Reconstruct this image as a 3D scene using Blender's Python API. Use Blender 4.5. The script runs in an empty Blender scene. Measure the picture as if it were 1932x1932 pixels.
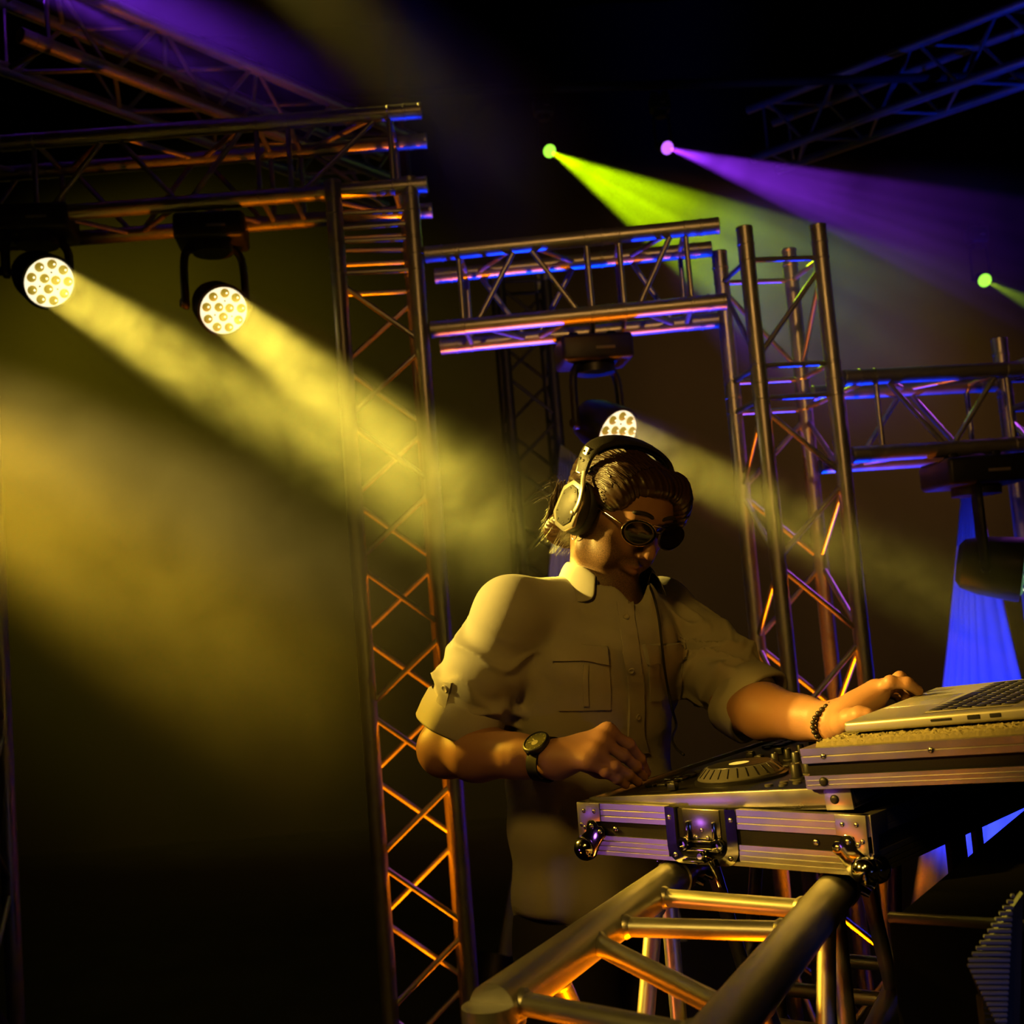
import bpy, bmesh, math, random
import numpy as np
from mathutils import Vector, Matrix, Quaternion, noise as mnoise
from mathutils.bvhtree import BVHTree

random.seed(7); np.random.seed(7)
SC = bpy.context.scene
COL = SC.collection
PI = math.pi

# ------------------------------------------------------------------ camera
FPX = 2300.0; CX = CY = 966.0
PITCH = math.radians(5.3); ROLL = math.atan(0.0816)
CAM = Vector((0, 0, 1.45))
_F = Vector((0, math.cos(PITCH), math.sin(PITCH)))
_R0 = Vector((1, 0, 0)); _U0 = Vector((0, -math.sin(PITCH), math.cos(PITCH)))
_R = _R0*math.cos(ROLL) - _U0*math.sin(ROLL)
_U = _R0*math.sin(ROLL) + _U0*math.cos(ROLL)
cam_d = bpy.data.cameras.new('camera'); cam = bpy.data.objects.new('camera', cam_d); COL.objects.link(cam)
cam_d.sensor_width = 36; cam_d.lens = 36*FPX/1932; cam_d.clip_start = 0.02; cam_d.clip_end = 60
M = Matrix((_R, _U, -_F)).transposed().to_4x4(); M.translation = CAM
cam.matrix_world = M
SC.camera = cam
cam_d.dof.use_dof = True; cam_d.dof.focus_distance = 1.82; cam_d.dof.aperture_fstop = 6.7

def at(px, py, d):
    """world point seen at pixel (px,py) of the 1932 frame at depth d along the view axis"""
    return CAM + _R*((px-CX)/FPX*d) - _U*((py-CY)/FPX*d) + _F*d
def proj(p):
    v = Vector(p)-CAM; d = v.dot(_F)
    return CX+FPX*v.dot(_R)/d, CY-FPX*v.dot(_U)/d, d
def at_z(px, py, z):
    """world point on the pixel's ray at world height z"""
    a = at(px, py, 1.0)-CAM
    return CAM + a*((z-CAM.z)/a.z)

# ------------------------------------------------------------------ world, view
w = bpy.data.worlds.new('world'); SC.world = w; w.use_nodes = True
w.node_tree.nodes['Background'].inputs[0].default_value = (0.0, 0.0, 0.0, 1)
w.node_tree.nodes['Background'].inputs[1].default_value = 0.0
SC.view_settings.view_transform = 'Standard'; SC.view_settings.look = 'None'
SC.view_settings.exposure = 0.0; SC.view_settings.gamma = 1.0; SC.view_settings.use_curve_mapping = False
cy = SC.cycles
cy.use_denoising = True; cy.denoising_prefilter = "ACCURATE"; cy.use_adaptive_sampling = True; cy.adaptive_threshold = 0.1; cy.adaptive_min_samples = 24
try: cy.denoiser = 'OPENIMAGEDENOISE'; cy.denoising_input_passes = 'RGB_ALBEDO_NORMAL'
except Exception: pass
cy.max_bounces = 2; cy.diffuse_bounces = 1; cy.glossy_bounces = 1; cy.transmission_bounces = 2; cy.volume_bounces = 0
cy.transparent_max_bounces = 8
cy.caustics_reflective = False; cy.caustics_refractive = False
cy.sample_clamp_indirect = 4.0
cy.volume_step_rate = 1.0; cy.volume_max_steps = 64
cy.light_sampling_threshold = 0.05; cy.use_light_tree = True

# ------------------------------------------------------------------ lights of the place
YEL = (1.0, 0.73, 0.07); GRN = (0.62, 1.0, 0.0); PUR = (0.30, 0.03, 1.0); ORG = (1.0, 0.20, 0.0); BLU = (0.0, 0.03, 1.0)
def aim(o, loc, target):
    o.location = loc
    o.rotation_mode = 'QUATERNION'
    o.rotation_quaternion = (Vector(target)-Vector(loc)).to_track_quat('-Z', 'Y')
def spot(name, loc, target, col, power, angle, blend=0.3, radius=0.03):
    l = bpy.data.lights.new(name, 'SPOT'); l.color = col; l.energy = power
    l.spot_size = math.radians(angle); l.spot_blend = blend; l.shadow_soft_size = radius
    o = bpy.data.objects.new(name, l); COL.objects.link(o); aim(o, loc, target); return o
def disk(name, loc, target, col, power, size, spread):
    l = bpy.data.lights.new(name, 'AREA'); l.shape = 'DISK'; l.size = size; l.color = col; l.energy = power
    l.spread = math.radians(spread)
    o = bpy.data.objects.new(name, l); COL.objects.link(o); aim(o, loc, target); return o

# ------------------------------------------------------------------ tagging + mesh helpers
def tag(o, label, cat, group=None, kind=None):
    o['label'] = label
    if cat: o['category'] = cat
    if group: o['group'] = group
    if kind: o['kind'] = kind
    return o
def empty(name, loc=(0,0,0), rot=None):
    o = bpy.data.objects.new(name, None); COL.objects.link(o)
    m = rot.to_4x4() if rot is not None else Matrix.Identity(4)
    m.translation = Vector(loc); o.matrix_world = m; return o
def link(name, me, mat=None, parent=None, mw=None, smooth=None):
    """new object from mesh; mw is its world matrix"""
    o = bpy.data.objects.new(name, me); COL.objects.link(o)
    if mat is not None and not me.materials: me.materials.append(mat)
    if smooth: me.shade_smooth()
    mw = mw if mw is not None else Matrix.Identity(4)
    if parent is not None:
        o.parent = parent
        o.matrix_parent_inverse = Matrix.Identity(4)
        o.matrix_basis = wm(parent).inverted() @ mw
    else:
        o.matrix_basis = mw
    return o
def wm(o):
    """world matrix without needing a depsgraph update"""
    m = o.matrix_basis.copy()
    while o.parent is not None:
        m = o.parent.matrix_basis @ m; o = o.parent
    return m
def mesh_from(name, verts, faces):
    me = bpy.data.meshes.new(name); me.from_pydata([tuple(v) for v in verts], [], faces); me.update(); return me
def frame(z, x=None, loc=(0,0,0)):
    """4x4 with given z axis (and x hint)"""
    z = Vector(z).normalized()
    x = Vector(x) if x is not None else (Vector((1,0,0)) if abs(z.x) < .9 else Vector((0,1,0)))
    x = (x - z*x.dot(z)).normalized(); y = z.cross(x)
    m = Matrix((x, y, z)).transposed().to_4x4(); m.translation = Vector(loc); return m
def lathe(name, prof, n=24, closed=False):
    """profile [(r,z)...] revolved about z"""
    V=[]; F=[]
    for r, z in prof:
        for k in range(n):
            a = 2*PI*k/n; V.append((r*math.cos(a), r*math.sin(a), z))
    for i in range(len(prof)-1):
        for k in range(n):
            F.append((i*n+k, i*n+(k+1)%n, (i+1)*n+(k+1)%n, (i+1)*n+k))
    if prof[0][0] > 1e-6: F.append(tuple(reversed(range(n))))
    if prof[-1][0] > 1e-6: F.append(tuple(range((len(prof)-1)*n, len(prof)*n)))
    me = mesh_from(name, V, F)
    if prof[0][0] <= 1e-6 or prof[-1][0] <= 1e-6:
        bm = bmesh.new(); bm.from_mesh(me); bmesh.ops.remove_doubles(bm, verts=bm.verts, dist=1e-6); bm.to_mesh(me); bm.free()
    return me
def autosmooth(me, ang=40):
    me.shade_smooth()
    bm = bmesh.new(); bm.from_mesh(me); c = math.radians(ang)
    for e in bm.edges:
        e.smooth = not (len(e.link_faces) == 2 and e.calc_face_angle(0) > c)
    bm.to_mesh(me); bm.free(); return me
_tubes = {}
def tube_mesh(r, L, n=14):
    k = (round(r,5), round(L,4), n)
    if k not in _tubes:
        _tubes[k] = autosmooth(lathe('tube', [(r, 0), (r, L)], n))
    return _tubes[k]
def tube(name, p0, p1, r, mat, parent=None, n=14):
    p0 = Vector(p0); p1 = Vector(p1); d = p1-p0
    me = tube_mesh(r, d.length, n)
    if me.materials and me.materials[0] is not mat: me = me.copy(); me.materials.clear()
    return link(name, me, mat, parent, frame(d, None, p0))
def box_mesh(name, sx, sy, sz, bev=0.0, seg=2, center=(0,0,0)):
    bm = bmesh.new(); bmesh.ops.create_cube(bm, size=1)
    bmesh.ops.scale(bm, vec=(sx, sy, sz), verts=bm.verts); bmesh.ops.translate(bm, vec=center, verts=bm.verts)
    if bev > 0: bmesh.ops.bevel(bm, geom=bm.edges[:], offset=bev, segments=seg, affect='EDGES', profile=.5)
    me = bpy.data.meshes.new(name); bm.to_mesh(me); bm.free(); return autosmooth(me, 35)
def prism(name, poly, z0, z1, bev=0.0):
    """extruded 2-D polygon (counter-clockwise)"""
    n = len(poly)
    V = [(x, y, z0) for x, y in poly] + [(x, y, z1) for x, y in poly]
    F = [tuple(reversed(range(n))), tuple(range(n, 2*n))] + [(i, (i+1)%n, n+(i+1)%n, n+i) for i in range(n)]
    me = mesh_from(name, V, F)
    if bev > 0:
        bm = bmesh.new(); bm.from_mesh(me)
        bmesh.ops.bevel(bm, geom=bm.edges[:], offset=bev, segments=2, affect='EDGES', profile=.5); bm.to_mesh(me); bm.free()
    return autosmooth(me, 35)
def sweep(name, pts, rad, n=8, cap=True, flat=None):
    """tube through points with per-point radii; flat=(a,b) scales the section"""
    pts = [Vector(p) for p in pts]; m = len(pts)
    rad = rad if hasattr(rad, '__len__') else [rad]*m
    V=[]; F=[]; prev=None
    for i, p in enumerate(pts):
        t = (pts[min(i+1, m-1)] - pts[max(i-1, 0)]).normalized()
        if prev is None:
            x = Vector((0,0,1)).cross(t)
            if x.length < .05: x = Vector((1,0,0)).cross(t)
        else: x = prev - t*prev.dot(t)
        x.normalize(); prev = x; y = t.cross(x)
        fa, fb = flat if flat else (1, 1)
        for k in range(n):
            a = 2*PI*k/n; V.append(p + x*(rad[i]*math.cos(a)*fa) + y*(rad[i]*math.sin(a)*fb))
    for i in range(m-1):
        for k in range(n): F.append((i*n+k, i*n+(k+1)%n, (i+1)*n+(k+1)%n, (i+1)*n+k))
    if cap: F.append(tuple(reversed(range(n)))); F.append(tuple(range((m-1)*n, m*n)))
    me = mesh_from(name, V, F); me.shade_smooth(); return me
def spline(pts, k=8):
    """Catmull-Rom resample"""
    P = [Vector(p) for p in pts]; out=[]
    for i in range(len(P)-1):
        a = P[i-1] if i else P[0]*2-P[1]; b=P[i]; c=P[i+1]; d = P[i+2] if i+2 < len(P) else P[-1]*2-P[-2]
        for j in range(k):
            t=j/k; out.append(.5*((2*b)+(c-a)*t+(2*a-5*b+4*c-d)*t*t+(3*b-a-3*c+d)*t**3))
    out.append(P[-1]); return out

# ------------------------------------------------------------------ materials
def mat(name, col, rough=.5, metal=0.0, spec=.5, emit=None, es=0.0, noise=0.0, nscale=40.0, bump=0.0, bscale=200.0, trans=0.0, coat=0.0, sheen=0.0, sss=0.0, aniso=0):
    m = bpy.data.materials.new(name); m.use_nodes = True; nt = m.node_tree; b = nt.nodes['Principled BSDF']
    b.inputs['Base Color'].default_value = (*col, 1); b.inputs['Roughness'].default_value = rough
    b.inputs['Metallic'].default_value = metal; b.inputs['Specular IOR Level'].default_value = spec
    if emit: m.cycles.emission_sampling='NONE'; b.inputs['Emission Color'].default_value = (*emit, 1); b.inputs['Emission Strength'].default_value = es
    if trans: b.inputs['Transmission Weight'].default_value = trans
    if coat: b.inputs['Coat Weight'].default_value = coat
    if sheen: b.inputs['Sheen Weight'].default_value = sheen
    if sss:
        b.inputs['Subsurface Weight'].default_value = sss; b.inputs['Subsurface Radius'].default_value = (.012,.004,.002); b.inputs['Subsurface Scale'].default_value=.6
    if noise or bump:
        tc = nt.nodes.new('ShaderNodeTexCoord')
    if noise:
        n = nt.nodes.new('ShaderNodeTexNoise'); n.inputs['Scale'].default_value = nscale; n.inputs['Detail'].default_value = 3
        mx = nt.nodes.new('ShaderNodeMixRGB'); mx.blend_type='MULTIPLY'; mx.inputs[0].default_value = noise
        mx.inputs[1].default_value = (*col, 1); nt.links.new(tc.outputs['Object'], n.inputs['Vector'])
        nt.links.new(n.outputs['Fac'], mx.inputs[2]); nt.links.new(mx.outputs[0], b.inputs['Base Color'])
        mr = nt.nodes.new('ShaderNodeMapRange'); mr.inputs[3].default_value = max(rough-.08,0.02); mr.inputs[4].default_value = min(rough+.1,1)
        nt.links.new(n.outputs['Fac'], mr.inputs[0]); nt.links.new(mr.outputs[0], b.inputs['Roughness'])
    if bump:
        n2 = nt.nodes.new('ShaderNodeTexNoise'); n2.inputs['Scale'].default_value = bscale; n2.inputs['Detail'].default_value = 4
        bp = nt.nodes.new('ShaderNodeBump'); bp.inputs['Strength'].default_value = bump; bp.inputs['Distance'].default_value=.002
        nt.links.new(tc.outputs['Object'], n2.inputs['Vector']); nt.links.new(n2.outputs['Fac'], bp.inputs['Height']); nt.links.new(bp.outputs[0], b.inputs['Normal'])
    return m
ALU = mat('truss_aluminium', (.62,.60,.57), rough=.38, metal=.85, noise=.25, nscale=18)
ALU_DIM = mat('dimmed_aluminium', (.10,.09,.085), rough=.5, metal=.6)  # truss metal darkened to put the far tower's dimness into its colour
ALU2 = mat('case_aluminium', (.50,.49,.51), rough=.30, metal=.9, noise=.12, nscale=30)
CHROME = mat('chrome', (.78,.77,.75), rough=.10, metal=1.0)
BLACK = mat('black_plastic', (.014,.013,.013), rough=.42)
MATTE = mat('matte_black', (.008,.008,.008), rough=.8)
RUBBER = mat('black_rubber', (.02,.02,.02), rough=.6)
STAGE = mat('stage_floor', (.02,.018,.017), rough=.6, noise=.5, nscale=3)
DRAPE = mat('black_drape', (.035,.03,.028), rough=.95)
SAIL = mat('white_stretch_fabric', (.75,.75,.78), rough=.85, bump=.15, bscale=400)

# ------------------------------------------------------------------ the setting
link('floor', box_mesh('floor', 16, 16, .1, center=(0, 4, -.05)), STAGE)['kind'] = 'structure'
link('ceiling', box_mesh('ceiling', 16, 16, .1, center=(0, 4, 6.55)), MATTE)['kind'] = 'structure'
def drape(name, p0, p1, h, fold=.12, amp=.05):
    p0=Vector(p0); p1=Vector(p1); d=p1-p0; L=d.length; d.normalize(); nrm=Vector((-d.y,d.x,0)); n=int(L/fold*6)
    V=[]; F=[]
    for i in range(n+1):
        s=L*i/n; o=math.sin(s/fold*2*PI)*amp*(.7+.3*math.sin(s*1.7))
        for z in (0,h): V.append(p0+d*s+nrm*o+Vector((0,0,z)))
    for i in range(n): F.append((2*i,2*i+2,2*i+3,2*i+1))
    me=mesh_from(name,V,F); me.shade_smooth(); o=link(name,me,DRAPE); o['kind']='structure'; return o
drape('wall_back', (-7.5,9.5,0), (7.5,9.5,0), 6.4, 1.1, .03)
drape('wall_left', (-6.2,-3,0), (-6.2,9.4,0), 6.4, .5, .06)
drape('wall_right', (6.2,9.4,0), (6.2,-3,0), 6.4, .5, .06)

# ------------------------------------------------------------------ trusses
def box_truss(name, label, P, ax, dy, dz, L, w=.24, h=.24, r=.025, br=.0085, hb=.23, gap=.028, joints=(), phase=0, n=14, group=None, ends=(True, True), matl=None):
    """box truss: P corner of the first chord, ax along, dy / dz across (w, h); chords, braces, end frames and couplers are parts"""
    matl = matl or ALU
    ax=Vector(ax).normalized(); dy=Vector(dy).normalized(); dz=Vector(dz).normalized(); P=Vector(P)
    root = empty(name, P); tag(root, label, 'truss', group)
    C = [P, P+dy*w, P+dy*w+dz*h, P+dz*h]
    for c in C: tube('chord', c, c+ax*L, r, matl, root, n)
    cuts = [0.0]+list(joints)+[L]
    for i in range(4):
        a, b = C[i], C[(i+1)%4]; u=(b-a).normalized(); ph=(phase+(i//1))%2
        a2=a+u*(r*.8); b2=b-u*(r*.8)
        for s0, s1 in zip(cuts[:-1], cuts[1:]):
            e0 = s0 + (.05 if (s0 > 0 or ends[0]) else 0); e1 = s1 - (.05 if (s1 < L or ends[1]) else 0)
            if s0 > 0 or ends[0]: tube('end_brace', a2+ax*e0, b2+ax*e0, br, matl, root, max(8, n-4))
            if s1 < L or ends[1]: tube('end_brace', a2+ax*e1, b2+ax*e1, br, matl, root, max(8, n-4))
            m = max(1, round((e1-e0-.04)/hb)); st=(e1-e0-.04)/m
            for k in range(m):
                sa=e0+.02+k*st+gap; sb=e0+.02+(k+1)*st-gap
                if (k+ph)%2: q0, q1 = a2+ax*sa, b2+ax*sb
                else: q0, q1 = b2+ax*sa, a2+ax*sb
                tube('brace', q0, q1, br, matl, root, max(8, n-4))
    cm = _coupler_mesh(r)
    for s in list(joints)+([0.0] if ends[0] else [])+([L] if ends[1] else []):
        for c in C: link('coupler', cm, matl, root, frame(ax, dy, c+ax*s))
    return root
_coup={}
def _coupler_mesh(r):
    if r not in _coup:
        prof=[(r*1.0,-.055),(r*1.06,-.053),(r*1.06,-.046),(r*1.02,-.045),(r*1.02,-.004),(r*1.09,-.003),(r*1.09,.003),(r*1.02,.004),(r*1.02,.045),(r*1.06,.046),(r*1.06,.053),(r*1.0,.055)]
        _coup[r]=autosmooth(lathe('coupler', prof, 20), 30)
    return _coup[r]

YS = math.radians(7)
SX = Vector((math.cos(YS), math.sin(YS), 0)); SY = Vector((-math.sin(YS), math.cos(YS), 0)); UP = Vector((0,0,1))
SG = 'aluminium stage trusses'
# left tower
p = at(681, 1117, 3.68); TL = Vector((p.x, p.y, 0.06))
ztop = at_z(700, 225, 0).z
topL = None
for zz in np.arange(2.0, 4.5, .005):
    if proj((p.x, p.y, zz))[1] < 218: topL = float(zz); break
zj = None
for zz in np.arange(1.5, 4.5, .005):
    if proj((p.x, p.y, zz))[1] < 487: zj = float(zz); break
box_truss('truss_tower', 'tall vertical box truss between the yellow wash lights and the DJ', TL, UP, SX, SY, topL-.06-.24-.03, joints=(zj-.06,), hb=.225, phase=0, group=SG)
pl = box_mesh('base_plate', .46, .46, .014, .003)
b0 = link('truss_base_plate', pl, ALU, None, frame(UP, SX, (TL+(SX+SY)*.12-UP*.045))); tag(b0, 'flat aluminium base plate under the tall left truss tower', 'base plate')
# truss A leaving the left tower to the left
zA = topL
AX = Vector((math.cos(math.radians(.5)), math.sin(math.radians(.5)), 0)); AY = Vector((-AX.y, AX.x, 0))
PA = Vector((TL.x, TL.y, zA)) + SX*.24
LA = 1.22
box_truss('roof_truss', 'horizontal box truss running left from the top of the tall left tower', PA, -AX, AY, -UP, LA, joints=(.42,), phase=1, group=SG)
# corner block + truss F toward the camera
PF = PA - AX*(LA+.055+.25)
box_truss('corner_truss', 'short square corner truss block at the left end of the roof truss', PF+AX*.25, -AX, AY, -UP, .25, hb=.25, group=SG, ends=(False, False))
box_truss('side_truss', 'dim box truss running from the left corner block toward the upper left edge', PF-AY*.10, -SY, SX, -UP, 1.6, phase=1, group=SG)
# mid truss B
q0 = at(806, 482, 3.74); 
right_b = at(1429, 676, 3.72)      # right tower front pole
TR = Vector((right_b.x, right_b.y, .06))
PB = Vector((TL.x, TL.y, 0)) + SX*(.24+.085)
LB = (TR - PB).dot(SX) - .115
offB = TR - (PB + SX*(LB+.06)); 
dirB = (Vector((TR.x, TR.y, 0)) - Vector((PB.x, PB.y, 0))).normalized()
zB = next(float(z) for z in np.arange(1.5, 4, .004) if proj((PB.x, PB.y, z))[1] < 480)
box_truss('cross_truss', 'horizontal box truss spanning from the tall left tower to the right tower', (PB.x, PB.y, zB), dirB, Vector((-dirB.y, dirB.x, 0)), -UP, LB, joints=(LB*.62,), phase=0, group=SG)
# right tower
zR = next(float(z) for z in np.arange(1.5, 4.5, .004) if proj((TR.x, TR.y, z))[1] < 462)
jR = next(float(z) for z in np.arange(1.5, 4.5, .004) if proj((TR.x, TR.y, z))[1] < 722)
SXR = Vector((math.cos(math.radians(9.5)), math.sin(math.radians(9.5)), 0)); SYR = Vector((-SXR.y, SXR.x, 0))
box_truss('truss_tower', 'vertical box truss behind the arm that reaches for the laptop', TR, UP, SXR, SYR, zR-.06, joints=(jR-.06,), hb=.23, phase=1, group=SG)
b0 = link('truss_base_plate', pl, ALU, None, frame(UP, SXR, (TR+(SXR+SYR)*.12-UP*.045))); tag(b0, 'flat aluminium base plate under the right truss tower', 'base plate')
# truss C to the right
PC = Vector((TR.x, TR.y, 0)) + SXR*(.24+.085)
zC = next(float(z) for z in np.arange(1.0, 4, .004) if proj((PC.x, PC.y, z))[1] < 712)
LC = 1.0
box_truss('cross_truss', 'horizontal box truss leaving the right tower above the blue sail', (PC.x, PC.y, zC), SXR, SYR, -UP, .54, hb=.21, phase=1, group=SG, gap=.02)
PC2 = PC + SXR*.56
# a tower at the right frame edge carries truss C
TE = PC + SXR*.63
box_truss('truss_tower', 'vertical box truss cut off by the right picture edge', (TE.x, TE.y, .06), UP, SXR, SYR, zC+.10-.06, joints=(zC-.10,), hb=.23, group=SG)
# roof trusses D (upper right) and E (upper left)
a0 = at(2000, -22, 6.1); a1 = at(1425, 197, 7.25)
a1.z = a0.z
d = (a1-a0); side = Vector((d.y, -d.x, 0)).normalized()
if side.y < 0: side = -side
box_truss('roof_truss', 'thin dark roof truss slanting down from the upper right corner', a0, d, side, -UP, d.length, w=.30, h=.30, phase=0, group=SG)
a0 = at(60, -55, 4.0); a1 = at(780, 262, 5.6); a1.z = a0.z
d = (a1-a0); side = Vector((-d.y, d.x, 0)).normalized()
box_truss('roof_truss', 'roof truss crossing the violet beam in the upper left', a0, d, side, -UP, d.length, phase=1, group=SG)
# tower at the far left edge
p = at(-45, 1500, 3.3)
box_truss('truss_tower', 'vertical truss pole just inside the left picture edge', (p.x-.24, p.y, .06), UP, SX, SY, 2.2, hb=.23, group=SG)
# distant truss tower behind the cross truss, dimmed by its darkened metal
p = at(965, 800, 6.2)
box_truss('truss_tower', 'faint distant truss tower in metal darkened for dimness under the cross truss', (p.x, p.y, .06), UP, SX, SY, 3.2, hb=.23, group=SG, matl=ALU_DIM)

# ------------------------------------------------------------------ booth truss in front
YB = math.radians(25)
BX = Vector((math.cos(YB), -math.sin(YB), 0)); BY = Vector((math.sin(YB), math.cos(YB), 0))
ZT = 1.079
PFAR = Vector((0.188, 1.762, ZT)); PNEAR = PFAR - BY*.585
def cone_coupler(root, c, ax, matl):
    r=.025
    prof=[(r,-.012),(r*1.10,-.010),(r*1.10,-.004),(r*1.0,-.002),(r*.985,.01),(r*.985,.014),(r*1.0,.016),(r*1.0,.022),(r*.985,.024),(r*.985,.040),(r*1.0,.042),(r*1.0,.05),(r*.97,.056),(r*.97,.09),(r*1.0,.094),(r*1.0,.11)]
    cp = link('coupler', autosmooth(lathe('coupler', prof, 32), 30), matl, root, frame(ax, UP, c))
    for s in (.03, .075):
        link('pin', autosmooth(lathe('pin', [(0,-.036),(.005,-.036),(.006,-.03),(.006,.034),(.005,.038),(0,.038)], 14)), CHROME, cp, frame((UP*.45-BX*.9), ax, c+ax*s))
YX = math.radians(35)
BXS = Vector((math.cos(YX), -math.sin(YX), 0))
def booth_truss():
    root = empty('booth_truss', PNEAR); tag(root, 'large aluminium box truss in the foreground carrying the flight case', 'truss')
    L=.585; w=.24; rb=.0115; X=.16
    C=[PNEAR, PNEAR+BXS*w, PNEAR+BXS*w-UP*w, PNEAR-UP*w]
    S0=[0, -X, -X, 0]
    for c, s in zip(C, S0):
        tube('chord', c+BY*s, c+BY*L, .025, ALU, root, 40)
        cone_coupler(root, c+BY*L, BY, ALU)
    ring = autosmooth(lathe('weld', [(rb*.98,0),(rb*1.25,.002),(rb*1.3,.006),(rb*1.02,.012)], 20), 60)
    def br(p0, p1, nm='brace', r=rb):
        p0=Vector(p0); p1=Vector(p1); u=(p1-p0).normalized()
        t=tube(nm, p0+u*.012, p1-u*.012, r, ALU, root, 24)
        link('weld', ring, ALU, t, frame(u, None, p0+u*.019)); link('weld', ring, ALU, t, frame(-u, None, p1-u*.019))
    A, B, Cc, Dd = C
    br(A+BY*.03, B+BY*.0, 'end_brace'); br(A+BY*.47, B+BY*.46, 'end_brace')
    br(A+BY*.255, B+BY*.07); br(A+BY*.315, B+BY*.36)
    for (p, q, e) in ((A, Dd, .04), (B, Cc, -X+.05)):
        br(p+BY*e, q+BY*e, 'end_brace'); br(p+BY*(L-.04), q+BY*(L-.04), 'end_brace')
        br(p+BY*.15, q+BY*.32); br(q+BY*.36, p+BY*.50)
    br(Dd+BY*.055, Cc+BY*.055, 'end_brace'); br(Dd+BY*.115, Cc+BY*.25); br(Dd+BY*.43, Cc+BY*.29)
    feet=[C[2]-BY*X, C[3]]
    for c in feet: tube('leg', c-UP*.03, (c.x, c.y, .02), .025, ALU, root, 24)
    for c in (A, B-BY*X): tube('corner_post', c+UP*.006-BY*.006, c-UP*(w-.02)-BY*.006, .027, ALU, root, 40)
    br(Vector((feet[1].x,feet[1].y,.5)), Vector((feet[0].x,feet[0].y,.8))); br(Vector((feet[1].x,feet[1].y,.5)), Vector((feet[0].x,feet[0].y,.2)))
    return root
booth_truss()
def booth_rear():
    O2 = PFAR + BY*.115
    root = empty('booth_stand', O2-UP*ZT); tag(root, 'aluminium truss stand with thin upright legs under the flight case', 'truss')
    w=.24; C=[O2, O2+BXS*w, O2+BXS*w-UP*w, O2-UP*w]
    for c in C: tube('chord', c, c+BY*.42, .0245, ALU, root, 28)
    for s in (.03, .2, .38):
        tube('cross_tube', C[0]+BY*s, C[1]+BY*s, .0115, ALU, root, 20); tube('cross_tube', C[3]+BY*s, C[2]+BY*s, .0115, ALU, root, 20)
    for c in (C[2], C[3]):
        for s in (.03, .38):
            q=c+BY*s; tube('leg', q, (q.x, q.y, .01), .0125, ALU, root, 18)
    for s in (.03,.38):
        tube('brace', C[3]+BY*s-UP*.1, Vector(C[2]+BY*s-UP*.45), .009, ALU, root, 14)
        tube('brace', C[2]+BY*s-UP*.5, Vector(C[3]+BY*s-UP*.8), .009, ALU, root, 14)
    for p, q in ((C[0], C[3]), (C[1], C[2])):
        tube('brace', p+BY*.05, q+BY*.2, .0115, ALU, root, 18); tube('brace', q+BY*.2, p+BY*.37, .0115, ALU, root, 18)
    return root
booth_rear()

# ------------------------------------------------------------------ flight case lid on the truss
YC = math.radians(41.8)
CA = Vector((math.cos(YC), -math.sin(YC), 0)); CB = Vector((math.sin(YC), math.cos(YC), 0))
CO = Vector((.063, 1.839, 1.1078))
CM = Matrix((CA, CB, UP)).transposed().to_4x4(); CM.translation = CO
LAM = mat('black_laminate', (.006,.005,.005), rough=.6, spec=.2, bump=.25, bscale=900)
RIVET = mat('rivet_steel', (.55,.53,.5), rough=.22, metal=1.0)
FOAM = mat('grey_foam', (.36,.33,.25), rough=1.0, bump=1.0, bscale=900, noise=.6, nscale=600)
def T(x, y, z): return Matrix.Translation((x, y, z))
def Rx(a): return Matrix.Rotation(a, 4, 'X')
def Ry(a): return Matrix.Rotation(a, 4, 'Y')
def Rz(a): return Matrix.Rotation(a, 4, 'Z')
def ridged(L, h, ridges, t=.003, g=.0009, lip=.0):
    """extruded profile strip along +x, face toward -y, height along z"""
    pts=[(0,0)]; n=ridges
    for i in range(n):
        z0=h*i/n; z1=h*(i+1)/n; e=h/n*.12
        pts += [(-t, z0+e), (-t, z1-e), (-t+g, z1)] if i < n-1 else [(-t, z0+e), (-t, z1)]
        if i==0: pts[0]=(0,0); pts.insert(1, (-t, 0)) if False else None
    pts.append((lip, h)); pts.append((lip, h-.002)); pts.append((0, h-.002)) 
    V=[]; F=[]; m=len(pts)
    for x in (0, L):
        for y, z in pts: V.append((x, y, z))
    for i in range(m):
        j=(i+1)%m; F.append((i, m+i, m+j, j))
    F.append(tuple(range(m))); F.append(tuple(reversed(range(m, 2*m))))
    me=mesh_from('profile', V, F)
    bm=bmesh.new(); bm.from_mesh(me); bmesh.ops.recalc_face_normals(bm, faces=bm.faces); bm.to_mesh(me); bm.free(); return me
rivet_me = autosmooth(lathe('rivet', [(.0034,0),(.0032,.0008),(.0022,.0016),(.0013,.0018),(.0011,.0009),(0,.0009)], 16), 60)
bolt_me = autosmooth(lathe('bolt', [(.006,0),(.006,.001),(.0048,.0026),(.002,.0032),(0,.0032)], 18), 50)
FACE = Rx(PI/2)       # turns +z axis parts to face -y
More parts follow.
